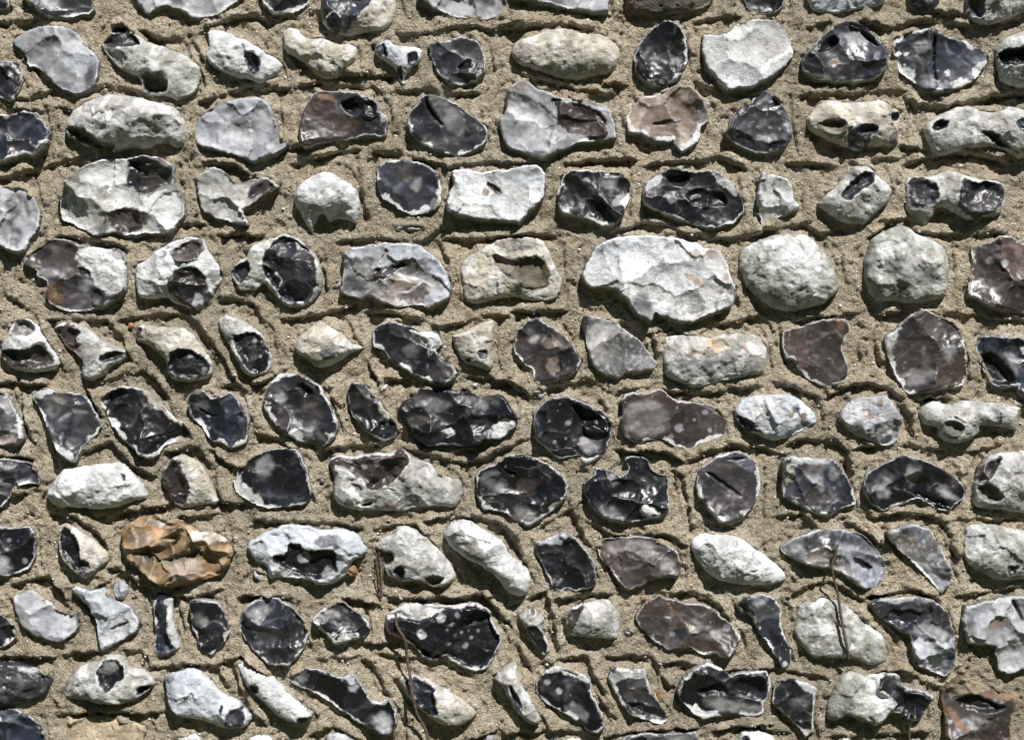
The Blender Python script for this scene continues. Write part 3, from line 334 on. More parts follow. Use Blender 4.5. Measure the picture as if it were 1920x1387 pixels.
def mesh_quads(name, V, Q, attrs=None, smooth=True):
    me = bpy.data.meshes.new(name)
    V = np.ascontiguousarray(V, np.float32); Q = np.ascontiguousarray(Q, np.int32)
    me.vertices.add(len(V)); me.vertices.foreach_set('co', V.ravel())
    me.loops.add(Q.size); me.loops.foreach_set('vertex_index', Q.ravel())
    me.polygons.add(len(Q))
    me.polygons.foreach_set('loop_start', np.arange(0, Q.size, 4, dtype=np.int32))
    me.polygons.foreach_set('use_smooth', np.full(len(Q), smooth, bool))
    me.update(calc_edges=True)
    for k, a in (attrs or {}).items():
        if a.ndim == 2:
            at = me.attributes.new(k, 'FLOAT_COLOR', 'POINT')
            c4 = np.ones((len(V), 4), np.float32); c4[:, :3] = a
            at.data.foreach_set('color', c4.ravel())
        else:
            at = me.attributes.new(k, 'FLOAT', 'POINT')
            at.data.foreach_set('value', np.ascontiguousarray(a, np.float32))
    return me

def link(name, data, parent=None, loc=None):
    o = bpy.data.objects.new(name, data)
    COL.objects.link(o)
    if parent: o.parent = parent
    if loc is not None: o.location = loc
    return o

# ---------------------------------------------------------------------------
# materials
# ---------------------------------------------------------------------------
def new_mat(name):
    m = bpy.data.materials.new(name); m.use_nodes = True
    nt = m.node_tree; nt.nodes.clear()
    out = nt.nodes.new('ShaderNodeOutputMaterial')
    b = nt.nodes.new('ShaderNodeBsdfPrincipled')
    nt.links.new(b.outputs[0], out.inputs['Surface'])
    return m, nt, b

def nd(nt, t, **kw):
    n = nt.nodes.new(t)
    for k, v in kw.items(): setattr(n, k, v)
    return n

def math_n(nt, op, a, b=None, c=None, clamp=False):
    n = nd(nt, 'ShaderNodeMath', operation=op, use_clamp=clamp)
    for i, v in enumerate((a, b, c)):
        if v is None: continue
        if isinstance(v, (int, float)): n.inputs[i].default_value = v
        else: nt.links.new(v, n.inputs[i])
    return n.outputs[0]

def mixc(nt, f, a, b, mode='MIX'):
    n = nd(nt, 'ShaderNodeMix', data_type='RGBA', blend_type=mode)
    for i, v in ((0, f), (6, a), (7, b)):
        if isinstance(v, (int, float)): n.inputs[i].default_value = v
        elif isinstance(v, tuple): n.inputs[i].default_value = (*v, 1)
        else: nt.links.new(v, n.inputs[i])
    return n.outputs[2]

def noise(nt, vec, scale, detail=4, rough=0.55):
    n = nd(nt, 'ShaderNodeTexNoise')
    n.inputs['Scale'].default_value = scale
    n.inputs['Detail'].default_value = detail
    n.inputs['Roughness'].default_value = rough
    nt.links.new(vec, n.inputs['Vector'])
    return n.outputs[0]

def ramp(nt, fac, lo, hi):
    n = nd(nt, 'ShaderNodeMapRange', interpolation_type='SMOOTHSTEP')
    n.inputs[1].default_value = lo; n.inputs[2].default_value = hi
    nt.links.new(fac, n.inputs[0])
    return n.outputs[0]

def flint_material():
    m, nt, b = new_mat('flint')
    tc = nd(nt, 'ShaderNodeTexCoord'); oi = nd(nt, 'ShaderNodeObjectInfo')
    off = nd(nt, 'ShaderNodeVectorMath', operation='SCALE')
    comb = nd(nt, 'ShaderNodeCombineXYZ')
    for i in range(3): nt.links.new(oi.outputs['Random'], comb.inputs[i])
    nt.links.new(comb.outputs[0], off.inputs[0]); off.inputs['Scale'].default_value = 13.0
    add = nd(nt, 'ShaderNodeVectorMath', operation='ADD')
    nt.links.new(tc.outputs['Object'], add.inputs[0]); nt.links.new(off.outputs[0], add.inputs[1])
    P = add.outputs[0]
    col = nd(nt, 'ShaderNodeAttribute', attribute_name='tint').outputs['Color']
    gl = nd(nt, 'ShaderNodeAttribute', attribute_name='gloss').outputs['Fac']
    cortex = math_n(nt, 'SUBTRACT', 1.0, gl, clamp=True)
    # cortex: chalky, pitted, speckled with lichen and soot
    n1 = noise(nt, P, 160, 6, 0.65); n2 = noise(nt, P, 620, 4, 0.6); n3 = noise(nt, P, 45, 3)
    v = math_n(nt, 'ADD', math_n(nt, 'MULTIPLY', n1, 0.75), math_n(nt, 'MULTIPLY', n2, 0.35))
    var = math_n(nt, 'MULTIPLY_ADD', v, 0.95, 0.46)
    var = math_n(nt, 'MAXIMUM', var, math_n(nt, 'MULTIPLY', gl, 0.93))
    c1 = mixc(nt, 1.0, col, var, 'MULTIPLY')
    pit = math_n(nt, 'MULTIPLY', ramp(nt, n2, 0.62, 0.74), ramp(nt, n3, 0.42, 0.6))
    pit = math_n(nt, 'MULTIPLY', pit, math_n(nt, 'MULTIPLY', cortex, 0.75))
    c2 = mixc(nt, pit, c1, (0.09, 0.088, 0.078))
    # fossil flecks and cloudy veils in the broken flint
    vo = nd(nt, 'ShaderNodeTexVoronoi', feature='F1'); vo.inputs['Scale'].default_value = 130
    vo.inputs['Randomness'].default_value = 1.0
    nt.links.new(P, vo.inputs['Vector'])
    sep = nd(nt, 'ShaderNodeSeparateColor'); nt.links.new(vo.outputs['Color'], sep.inputs[0])
    rad = math_n(nt, 'MULTIPLY', math_n(nt, 'MULTIPLY', math_n(nt, 'POWER', sep.outputs[0], 4.0), 0.5), n1)
    fl = ramp(nt, math_n(nt, 'SUBTRACT', rad, vo.outputs['Distance']), 0.0, 0.10)
    fl = math_n(nt, 'MULTIPLY', fl, math_n(nt, 'MULTIPLY', gl, 0.26))
    c3 = mixc(nt, fl, c2, (0.36, 0.35, 0.35))
    nt.links.new(c3, b.inputs['Base Color'])
    r = math_n(nt, 'ADD', math_n(nt, 'MULTIPLY_ADD', n1, 0.24, 0.165), math_n(nt, 'MULTIPLY', ramp(nt, noise(nt, P, 14, 2), 0.3, 0.7), 0.22))
    r = math_n(nt, 'MULTIPLY_ADD', cortex, 0.62, r, clamp=True)
    nt.links.new(r, b.inputs['Roughness'])
    b.inputs['IOR'].default_value = 1.54
    spec = math_n(nt, 'MULTIPLY_ADD', gl, 0.33, 0.12)
    nt.links.new(spec, b.inputs['Specular IOR Level'])
    bh = math_n(nt, 'ADD', n1, math_n(nt, 'MULTIPLY', n2, 0.6))
    bump = nd(nt, 'ShaderNodeBump'); bump.inputs['Distance'].default_value = 0.0022
    nt.links.new(bh, bump.inputs['Height'])
    nt.links.new(math_n(nt, 'MULTIPLY_ADD', cortex, 0.85, 0.10), bump.inputs['Strength'])
    nt.links.new(bump.outputs[0], b.inputs['Normal'])
    return m

def mortar_material(name='mortar', coarse=False):
    m, nt, b = new_mat(name)
    tc = nd(nt, 'ShaderNodeTexCoord'); P = tc.outputs['Object']
    n0 = noise(nt, P, 9, 3); n1 = noise(nt, P, 60, 5, 0.6); n2 = noise(nt, P, 380, 4, 0.7)
    base = mixc(nt, ramp(nt, n0, 0.3, 0.7), (0.435, 0.382, 0.29), (0.52, 0.472, 0.382))
    base = mixc(nt, ramp(nt, n1, 0.35, 0.75), base, (0.35, 0.295, 0.21))
    nl = noise(nt, P, 3.2, 4, 0.6)
    base = mixc(nt, math_n(nt, 'MULTIPLY', ramp(nt, nl, 0.45, 0.64), 0.75), base, (0.265, 0.240, 0.188))
    nm = noise(nt, P, 20, 4, 0.6)
    base = mixc(nt, math_n(nt, 'MULTIPLY', ramp(nt, nm, 0.56, 0.7), 0.55), base, (0.55, 0.51, 0.43))
    # sand and grit grains
    def grains(scale, lo, hi, strength, base):
        vo = nd(nt, 'ShaderNodeTexVoronoi', feature='F1'); vo.inputs['Scale'].default_value = scale
        nt.links.new(P, vo.inputs['Vector'])
        sep = nd(nt, 'ShaderNodeSeparateColor'); nt.links.new(vo.outputs['Color'], sep.inputs[0])
        cr = nd(nt, 'ShaderNodeValToRGB'); e = cr.color_ramp.elements
        e[0].position = 0.0; e[0].color = (0.13, 0.095, 0.06, 1)
        e[1].position = 1.0; e[1].color = (0.82, 0.80, 0.76, 1)
        for p, c in ((0.28, (0.30, 0.225, 0.14, 1)), (0.55, (0.44, 0.35, 0.23, 1)),
                     (0.78, (0.55, 0.46, 0.33, 1)), (0.90, (0.36, 0.20, 0.10, 1)), (0.93, (0.66, 0.62, 0.55, 1))):
            q = e.new(p); q.color = c
        nt.links.new(sep.outputs[0], cr.inputs[0])
        msk = math_n(nt, 'MULTIPLY', math_n(nt, 'GREATER_THAN', sep.outputs[1], lo),
                     math_n(nt, 'SUBTRACT', 1.0, ramp(nt, vo.outputs['Distance'], hi * 0.55, hi)))
        return mixc(nt, math_n(nt, 'MULTIPLY', msk, strength), base, cr.outputs[0]), msk, vo.outputs['Distance']
    base, mk1, d1 = grains(480, 0.3, 0.6, 0.62, base)
    base, mk2, d2 = grains(230, 0.74, 0.5, 0.8, base)
    base = mixc(nt, 1.0, base, math_n(nt, 'MULTIPLY_ADD', n2, 0.8, 0.58), 'MULTIPLY')
    nt.links.new(base, b.inputs['Base Color'])
    b.inputs['Roughness'].default_value = 0.93
    b.inputs['Specular IOR Level'].default_value = 0.15
    h = math_n(nt, 'ADD', math_n(nt, 'MULTIPLY', n2, 0.9), math_n(nt, 'MULTIPLY', mk2, 0.55))
    h = math_n(nt, 'ADD', h, math_n(nt, 'MULTIPLY', mk1, 0.35))
    h = math_n(nt, 'ADD', h, math_n(nt, 'MULTIPLY', n1, 1.2))
    bump = nd(nt, 'ShaderNodeBump'); bump.inputs['Distance'].default_value = 0.0042
    bump.inputs['Strength'].default_value = 0.9
    nt.links.new(h, bump.inputs['Height']); nt.links.new(bump.outputs[0], b.inputs['Normal'])
    return m

def plain_material(name, c1, c2, scale, rough=0.85, dist=0.001):
    m, nt, b = new_mat(name)
    tc = nd(nt, 'ShaderNodeTexCoord'); P = tc.outputs['Object']
    n = noise(nt, P, scale, 5, 0.6)
    nt.links.new(mixc(nt, ramp(nt, n, 0.3, 0.7), c1, c2), b.inputs['Base Color'])
    b.inputs['Roughness'].default_value = rough
    bump = nd(nt, 'ShaderNodeBump'); bump.inputs['Distance'].default_value = dist
    nt.links.new(n, bump.inputs['Height']); nt.links.new(bump.outputs[0], b.inputs['Normal'])
    return m

M_FLINT = flint_material()
M_MORTAR = mortar_material()
M_STEM = plain_material('dry_stem', (0.055, 0.042, 0.03), (0.12, 0.09, 0.06), 300, 0.8, 0.0004)
M_BRICK = plain_material('brick_crumb', (0.30, 0.12, 0.06), (0.42, 0.22, 0.13), 240, 0.9, 0.0008)
M_PEBBLE = plain_material('ochre_pebble', (0.17, 0.095, 0.045), (0.30, 0.19, 0.10), 150, 0.6, 0.0005)
M_GROUND = plain_material('ground_turf', (0.035, 0.05, 0.018), (0.07, 0.085, 0.035), 24, 0.95, 0.02)

# base colour, second (cloud) colour, gloss
PAL = {
 'D': ((.0090, .0092, .0115), (.043, .0425, .047), 1), 'G': ((.029, .029, .0335), (.118, .116, .123), 1),
 'B': ((.050, .042, .040), (.14, .120, .112), 1), 'T': ((.215, .165, .135), (.33, .27, .23), .9),
 'M': ((.135, .130, .131), (.29, .283, .285), .9), 'L': ((.29, .292, .315), (.47, .475, .50), .7),
 'K': ((.46, .485, .54), (.63, .65, .69), .4), 'W': ((.58, .585, .59), (.72, .725, .735), 0.05),
 'C': ((.46, .425, .355), (.60, .565, .495), 0), 'N': ((.40, .395, .37), (.60, .595, .575), 0),
 'E': ((.33, .33, .295), (.53, .53, .50), 0), 'V': ((.14, .132, .100), (.22, .21, .17), 0),
 'X': ((.60, .605, .605), (.74, .745, .75), 0.05), 'O': ((.165, .108, .055), (.36, .27, .165), .55), 'R': ((.25, .13, .07), (.36, .22, .13), .3),
 'U': ((.019, .022, .031), (.12, .133, .160), 1), 'Q': ((.40, .33, .23), (.50, .42, .30), 0),
}
PALN = {k: (np.array(v[0]), np.array(v[1]), v[2]) for k, v in PAL.items()}
DARK = set('DGBUV')

# ---------------------------------------------------------------------------
# the flints
# ---------------------------------------------------------------------------
def scars(X, Y, P, seed, nf, step=2.5):
    """conchoidal scars: lower envelope of shallow bowls, ridges and small steps where they meet.
    returns height, a tone per scar and the closeness to a ridge"""
    rs = np.random.RandomState(seed)
    lo, hi = P.min(0), P.max(0)
    wx = (fbm(X, Y, 34, seed + 3, 3) - .5) * 20; wy = (fbm(X, Y, 34, seed + 4, 3) - .5) * 20
    zs = []; tones = []; offs = []
    for i in range(nf):
        c = lo + (hi - lo) * rs.uniform(0.02, 0.98, 2)
        R = rs.uniform(32, 105)
        t = rs.normal(0, 0.2, 2)
        e = rs.uniform(0.6, 1.5); a = rs.uniform(0, 3.14)
        dx, dy = X + wx - c[0], Y + wy - c[1]
        u = dx * math.cos(a) + dy * math.sin(a); v = -dx * math.sin(a) + dy * math.cos(a)
        r2 = (u * e) ** 2 + (v / e) ** 2
        rr = np.sqrt(r2)
        z = rs.uniform(-3, 5) + t[0] * dx + t[1] * dy + r2 / (2 * R)
        z = z + 0.28 * np.sin(rr / rs.uniform(1.8, 3.6)) * np.exp(-((rr - rs.uniform(10, 40)) / 16) ** 2) * (rs.rand() < .6)
        zs.append(z); tones.append(rs.uniform(0.5, 1.7) * np.array([[1, 1, 1], [1.18, 1.0, .90], [.90, .99, 1.20], [1, 1, 1.04]][rs.randint(4)])); offs.append(rs.uniform(-1, 1) * step)
    zs = np.array(zs)
    k = zs.argmin(0)
    if nf > 1:
        two = np.partition(zs, 1, 0); gap = two[1] - two[0]
    else: gap = np.full(X.shape, 99.)
    Z = zs.min(0) + np.array(offs)[k]
    return Z, np.array(tones)[k], np.exp(-gap / 0.65)

def inflate(d, g):
    ins = d > 0
    u = np.where(ins, d * max(d.max(), 1) * 0.6, 0)
    for k in range(150):
        s = np.zeros_like(u)
        s[1:, :] += u[:-1, :]; s[:-1, :] += u[1:, :]; s[:, 1:] += u[:, :-1]; s[:, :-1] += u[:, 1:]
        u = np.where(ins, (s + g * g * 1.0) * 0.25, 0)
    return u

def tint(key, X, Y, seed, s=34):
    c1, c2, gl = PALN[key]
    wq = (fbm(X, Y, 50, seed + 2, 2) - .5) * 60
    n = fbm(X + wq, (Y - wq) * 1.6, s * 1.3, seed, 3) if key in 'DGBUM' else fbm(X, Y, s, seed, 5)
    f = ss(0.50, 0.85, n) if key in 'DGBU' else ss(0.40, 0.66, n)
    c = c1[None, None] * (1 - f[..., None]) + c2[None, None] * f[..., None]
    if key in 'NECW':
        chip = ss(.56, .62, fbm(X, Y, 34, seed + 41, 5)) * (0.6 if key != 'W' else 0.3)
        c = c * (1 - chip[..., None]) + np.array([.68, .685, .69]) * chip[..., None]
        gr = ss(.54, .70, fbm(X, Y, 30, seed + 43, 4)) * (0.5 if key != 'W' else .25)
        c = c * (1 - gr[..., None]) + np.array([.20, .195, .175]) * gr[..., None]
        lic = ss(.66, .72, fbm(X, Y, 7, seed + 45, 3)) * 0.5 * ss(.45, .6, fbm(X, Y, 60, seed + 46, 2))
        c = c * (1 - lic[..., None]) + np.array([.10, .10, .095]) * lic[..., None]
    w = 0.86 + 0.28 * fbm(X, Y, 9, seed + 40, 3)
    return c * w[..., None], np.full(X.shape, gl, float)

def past_the_edge(P):
    """stones the survey cuts off carry on, rounded, beyond the surveyed patch"""
    for ax, lim, sg in ((0, -2, -1), (0, 1922, 1), (1, -2, -1), (1, 1389, 1)):
        n = len(P); out = []
        for i in range(n):
            a, b = P[i], P[(i + 1) % n]
            out.append(a)
            if (a[ax] - lim) * sg > 0 and (b[ax] - lim) * sg > 0 and abs(a[1 - ax] - b[1 - ax]) > 18:
                L = abs(a[1 - ax] - b[1 - ax])
                for t, k in ((0.12, .24), (0.45, .40), (0.85, .26)):
                    q = a + (b - a) * t
                    q[ax] += sg * min(k * L, 70)
                    out.append(q)
        P = np.array(out)
    return P

def build_flint(line, idx):
    head, outl, feats = (line.split('|') + ['', ''])[:3]
    tk = head.split()
    sheet, kind, cx_key, face_key = tk[:4]
    opt = {'r': 4., 'h': 12., 'd': 22., 'y': 0., 'f': 0., 'q': 2., 'a': 9.}
    for t in tk[4:]: opt[t[0]] = float(t[1:])
    seed = 1000 + idx * 37
    rs = np.random.RandomState(seed)
    raw = past_the_edge(parse(sheet, outl))
    P = refine(raw, seed, 3.0, 0.85, 0.2) if kind == 'n' else refine(raw, seed, 3.0, 1.15, 0.13)
    g = 1.8 if (P.max(0) - P.min(0)).max() > 45 else 1.5
    lo, hi = P.min(0) - 2 * g, P.max(0) + 2 * g
    X, Y = np.meshgrid(np.arange(lo[0], hi[0] + g, g), np.arange(lo[1], hi[1] + g, g))
    X = X.astype(np.float32); Y = Y.astype(np.float32)
    d, bx, by = sdf(X, Y, P)
    snap = np.abs(d) < 0.55 * g
    X0, Y0 = X.copy(), Y.copy()
    X = np.where(snap, bx, X); Y = np.where(snap, by, Y)
    d = np.where(snap, 0.0, d)
    keep = d >= 0
    dd = np.maximum(d, 0); dm = dd.max()
    area = (d > 0).sum() * g * g
    u = inflate(d, g); un = np.sqrt(np.maximum(u, 0) / max(u.max(), 1e-6))
    cen = np.array([X[keep].mean(), Y[keep].mean()])
    hh = (hi[1] - lo[1]) / 2
    tiltx, tilty = rs.uniform(-2.5, 2.5), opt['y'] + rs.uniform(-2, 4)
    tilt = tiltx * (X - cen[0]) / 60 + tilty * (Y - cen[1]) / max(hh, 20)
    lump = fbm(X, Y, 46, seed + 1, 3) - .5
    med = fbm(X, Y, 15, seed + 2, 3) - .5
    fine = fbm(X, Y, 5, seed + 6, 2) - .5
    colx, glx = tint(cx_key, X, Y, seed)
    if kind == 'n':
        H = opt['d']
        H = H * 1.3
        sc_, tn_, rd_ = scars(X, Y, P, seed + 9, min(9 + int(area / 900), 20), 2.2)
        sc_ = np.clip(sc_ - sc_[keep].mean(), -9, 9)
        chipm = (0.25 + 0.75 * ss(.38, .56, fbm(X, Y, 50, seed + 95, 3))) * ss(0, 6, dd)
        H = H
        Z = opt['h'] * 0.75 + H * un ** 0.9 + un * (lump * 0.42 * H + med * 2.6) + fine * 1.6 * np.minimum(dd / 4, 1)
        Z = Z + chipm * sc_ * (1.15 if cx_key in 'WKL' else 0.95)
        Z = Z - 2.0 * ss(.66, .74, fbm(X, Y, 9, seed + 90, 3)) * ss(2, 8, dd)
        C, GL = colx, glx
        C = C * (0.97 + (tn_.mean(-1, keepdims=True) - 1.05) * (0.30 * chipm)[..., None])
        rr_ = (rd_ * chipm * ss(.45, .6, fbm(X, Y, 14, seed + 96, 3)) * .6)[..., None]
        C = C * (1 - rr_) + np.array([.12, .118, .11]) * rr_
        nf = int(opt['f'] or np.clip(area / 2600, 3, 9))
    else:
        nf = int(opt['f'] or np.clip(area / 3000, 3, 7))
        nf += 2 if face_key not in 'WKLN' else 5
        F, tone, ridge = scars(X, Y, P, seed + 9, nf, (1.2 if face_key not in 'WKLN' else 2.2) + 0.15 * opt['a'])
        F = F - F[keep].mean()
        F = F * min(1.0, 1.05 * opt['a'] / max(np.percentile(np.abs(F[keep]), 96), 1e-3) * 1.25)
        edge = opt['h'] * 1.22 * (0.88 + 0.12 * np.sqrt(np.clip(dd / 3.0, 0, 1)))
        Z = edge + ss(-2, 3.5, dd) * F + 0.07 * opt['d'] * un + fine * 0.4 * np.minimum(dd / 3, 1) + lump * 6 * ss(0, 15, dd)
        if face_key == 'O':
            fo = np.abs(fbm(X + (Y - cen[1]) * .5, Y * 1.5, 95, seed + 88, 2) - .5)
            Z = Z + 15 * np.clip(1 - 6.5 * fo, 0, 1) ** 1.3 * ss(0, 8, dd)
        rmul = rs.choice([0.35, 0.7, 1.0, 1.0, 1.5])
        rimk = 'X' if cx_key in 'WNCE' else cx_key
        C, GL = tint(rimk, X, Y, seed)
        fc, fg = tint(face_key, X, Y, seed + 21)
        nyo = np.where(d > 0, (by - Y0) / np.maximum(np.hypot(bx - X0, by - Y0), 1e-6), 0.4)
        rb = 0.30 + 0.85 * ss(-.7, .7, nyo)
        wrim = opt['r'] * rmul * rb * np.clip(-2.3 + 6.0 * fbm(X, Y, 30, seed + 31, 4), -0.8, 3.0) - 0.2
        if opt['r'] < 0.5: wrim = wrim * 0 - 2
        if face_key in 'WKNL' and opt['r'] < 4: wrim = wrim - 1
        m = ss(-0.9, 0.9, dd - wrim + med * 1.6)
        C = C * (1 - m[..., None]) + fc * m[..., None]; GL = GL * (1 - m) + fg * m
        # tone shifts from scar to scar, bruised ridges, cracks in the pale faces
        pale = face_key in 'WKLNCE'
        if pale:
            tm = tone.mean(-1, keepdims=True); tone = tm + (tone - tm) * 0.25
        tn = 1 + (tone - 1) * (0.42 if pale else 0.75) - (0.06 if pale else 0)
        C = C * (1 + (tn - 1) * m[..., None])
        if pale:
            ck_ = ridge * m * ss(.42, .6, fbm(X, Y, 16, seed + 81, 3)) * 0.85
            C = C * (1 - ck_[..., None]) + np.array([.10, .10, .10]) * ck_[..., None]
        elif face_key == 'O':
            ck_ = ridge * m * 0.7
            C = C * (1 - ck_[..., None]) + np.array([.52, .43, .29]) * ck_[..., None]
        else:
            ck_ = ridge * m * ss(.40, .62, fbm(X, Y, 20, seed + 81, 3)) * 0.32
            C = C * (1 - ck_[..., None]) + np.array([.24, .235, .235]) * ck_[..., None]
        if face_key == 'M':
            sp = ss(.58, .66, fbm(X, Y, 9, seed + 83, 4)) * m * .5
            C = C * (1 - sp[..., None]) + np.array([.5, .5, .51]) * sp[..., None]
        # fossil specks
        for k in range(int(opt['q'])):
            p = P[rs.randint(len(P))] * 0 + lo + (hi - lo) * rs.uniform(.1, .9, 2)
            r = 0.7 + 2.6 * rs.rand() ** 2.5
            e = rs.uniform(.7, 1.4)
            q = np.hypot((X - p[0]) * e, (Y - p[1]) / e)
            mm = (1 - ss(r * .6, r + 1.2, q)) * m * rs.uniform(.25, .8)
            C = C * (1 - mm[..., None]) + np.array([.33, .325, .32]) * mm[..., None]
    Z = Z + tilt
    if kind == 'k': Z = np.maximum(Z, 4.0 + 0.15 * Z)
    # scars, sockets, patches, and shaded undersides laid in as dark colour
    for ft in [f.strip() for f in feats.split(' / ') if f.strip()]:
        w = ft.split()
        mode, ck = w[0], w[1]
        if mode == 's':
            for cxx, cyy, r in parse(sheet, ' '.join(w[2:])):
                q = np.hypot(X - cxx, Y - cyy) + med * r * 1.3
                mm = (1 - ss(r - 1.8, r + 1.2, q)) * (0.45 if ck == 'R' else 0.66 if ck == 'L' else 0.85)
                fc, fg = tint(ck, X, Y, seed + 61)
                C = C * (1 - mm[..., None]) + fc * mm[..., None]; GL = GL * (1 - mm) + fg * mm
            continue
        depth = float(w[2])
        pts = parse(sheet, ' '.join(w[3:]))
        fs = seed + 71 + int(pts[0, 0]) % 97
        FP = refine(pts, fs, 4.0, 0.9, 0.2)
        fd, _, _ = sdf(X, Y, FP)
        fm = max(fd.max(), 2.0)
        smoky = mode == 'p' and ck in 'DGBMLU' and kind == 'k'
        soft = 5.5 if smoky else 2.2 if (mode == 'p' and ck not in 'WRO') else 1.0
        wob = min(1.0, fm / 9.0) * (fbm(X, Y, 13, fs + 11, 4) - .5) * (9 if smoky else 15 if mode == 'p' else 9.0)
        mm = ss(-soft, soft, fd + wob)
        if mode == 'p': mm = mm * (0.9 if ck in 'WCN' else 0.55 if ck == 'R' else 0.78)
        fc, fg = tint(ck, X, Y, fs)
        if mode in 'bh' and ck in DARK:      # fresh white cortex edge round a break
            ring = ss(-0.8, 0.8, fd + 8.0 * (fbm(X, Y, 22, fs + 13, 3) - .34)) * (0.9 if kind == 'n' else 0.0)
            wc, wg = tint('X', X, Y, fs)
            C = C * (1 - ring[..., None]) + wc * ring[..., None]; GL = GL * (1 - ring) + wg * ring
        C = C * (1 - mm[..., None]) + fc * mm[..., None]; GL = GL * (1 - mm) + fg * mm
        if mode == 'b':
            k = ss(0, 1, np.clip(fd / (0.55 * fm), 0, 1))
            sc, tone, _r = scars(X, Y, FP, fs + 3, int(np.clip(fm * fm / 130, 2, 6)), 2.0)
            sc = np.clip(sc - sc[fd > 0].mean() if (fd > 0).any() else sc * 0, -9, 9)
            C = C * (1 + (tone - 1) * 0.6 * mm[..., None])
            flat = Z[fd > 0].mean() if (fd > 0).any() else 0
            kk = ss(0, 5, fd)
            Z = Z * (1 - 0.55 * k) + 0.55 * k * flat - depth * 0.65 * k + sc * 1.25 * kk
        elif mode == 'h':
            k = ss(-2.0, min(9.0, 0.9 * fm), fd + wob * .7)
            flat = Z[fd > 0].mean() if (fd > 0).any() else 0
            Z = Z * (1 - .5 * k) + .5 * k * flat - depth * 1.1 * k + k * med * (9 if ck in 'VQC' else 2.5)
        elif mode == 'r':
            k = ss(-1, 0.7 * fm, fd)
            Z = Z + depth * k + k * (med * 5 + fine * 2)
    # ---- mesh: face grid with snapped rim, then sides running back into the bed
    ny, nx = X.shape
    vid = -np.ones(X.shape, np.int64)
    q00 = keep[:-1, :-1] & keep[1:, :-1] & keep[:-1, 1:] & keep[1:, 1:]
    allb = (d[:-1, :-1] <= 0) & (d[1:, :-1] <= 0) & (d[:-1, 1:] <= 0) & (d[1:, 1:] <= 0)
    q00 &= ~allb
    used = np.zeros(X.shape, bool)
    used[:-1, :-1] |= q00; used[1:, :-1] |= q00; used[:-1, 1:] |= q00; used[1:, 1:] |= q00
    vid[used] = np.arange(used.sum())
    I, J = np.nonzero(q00)
    Q = np.stack([vid[I + 1, J], vid[I + 1, J + 1], vid[I, J + 1], vid[I, J]], 1)
    k0 = 0.9965                                  # rims stand about a centimetre nearer the eye
    lx = (X[used] - cen[0]) * S * k0; lz = -(Y[used] - cen[1]) * S * k0
    V = np.stack([lx, -Z[used] * S, lz], 1)
    Cv = C[used]; Gv = GL[used]
    E = np.concatenate([Q[:, [0, 1]], Q[:, [1, 2]], Q[:, [2, 3]], Q[:, [3, 0]]])
    n = len(V)
    key = E[:, 0] * n + E[:, 1]; rev = E[:, 1] * n + E[:, 0]
    BE = E[~np.isin(key, rev)]
    bv = np.unique(BE)
    mp = -np.ones(n, np.int64)
    prev = np.arange(n)
    sidec = PALN[cx_key][0] * 0.30 + np.array([.075, .068, .052]) if cx_key not in 'DGV' else PALN[cx_key][0]  # sides darker than the cortex: shade of the undersides put into colour
    Vs, Cs, Gs, Qs = [V], [Cv], [Gv], [Q]
    cur = bv; base = n
    zb = V[bv, 1]
    prof = [(0.35, 1.012), (1.0, 1.0), (2.0, 0.93)]
    if kind == 'k': prof = [(0.0, 1.0)] + prof
    for f, sc in prof:
        ring = V[bv].copy()
        if f <= 1.0: ring[:, 1] = zb * (1 - f) + f * 0.002
        else: ring[:, 1] = 0.045
        ctr = ring[:, [0, 2]].mean(0)
        ring[:, [0, 2]] = ring[:, [0, 2]] * sc
        if kind == 'k' and f <= 1.0:
            rn = ring[:, [0, 2]] / np.maximum(np.linalg.norm(ring[:, [0, 2]], axis=1), 1e-6)[:, None]
            fl = (0.4 + 1.2 * vn(ring[:, 0] / S / 25, ring[:, 2] / S / 25, seed + 3)) * f
            ring[:, 0] += rn[:, 0] * fl * 1.2 * S
            ring[:, 2] += rn[:, 1] * fl * 1.2 * S - fl * 4.5 * S * ss(0.1, -0.6, rn[:, 1])
        ids = np.arange(base, base + len(bv))
        m1 = -np.ones(base + len(bv), np.int64); m1[bv] = ids
        m0 = -np.ones(base + len(bv), np.int64); m0[bv] = cur
        if not (kind == 'k' and f == 0.0): Qs.append(np.stack([m0[BE[:, 1]], m0[BE[:, 0]], m1[BE[:, 0]], m1[BE[:, 1]]], 1))
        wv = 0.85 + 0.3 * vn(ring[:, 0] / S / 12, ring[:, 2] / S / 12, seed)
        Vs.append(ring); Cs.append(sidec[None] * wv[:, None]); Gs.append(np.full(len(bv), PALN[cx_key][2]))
        cur = ids; base += len(bv)
    V = np.concatenate(Vs); Q = np.concatenate(Qs); Cv = np.concatenate(Cs); Gv = np.concatenate(Gs)
    me = mesh_quads('flint', V, Q, {'tint': np.clip(Cv, .004, .85), 'gloss': Gv})
    me.materials.append(M_FLINT)
    return me, cen, P

def at(px, py, out=0.0):
    return ((px - 960) * S, -out, ZC - (py - 693.5) * S)

wall = link('flint_wall', None, None, (0, 0, 0))
wall['label'] = 'coursed flint wall of knapped and whole flints bedded in sandy tan mortar'
wall['category'] = 'wall'
wall['kind'] = 'thing'

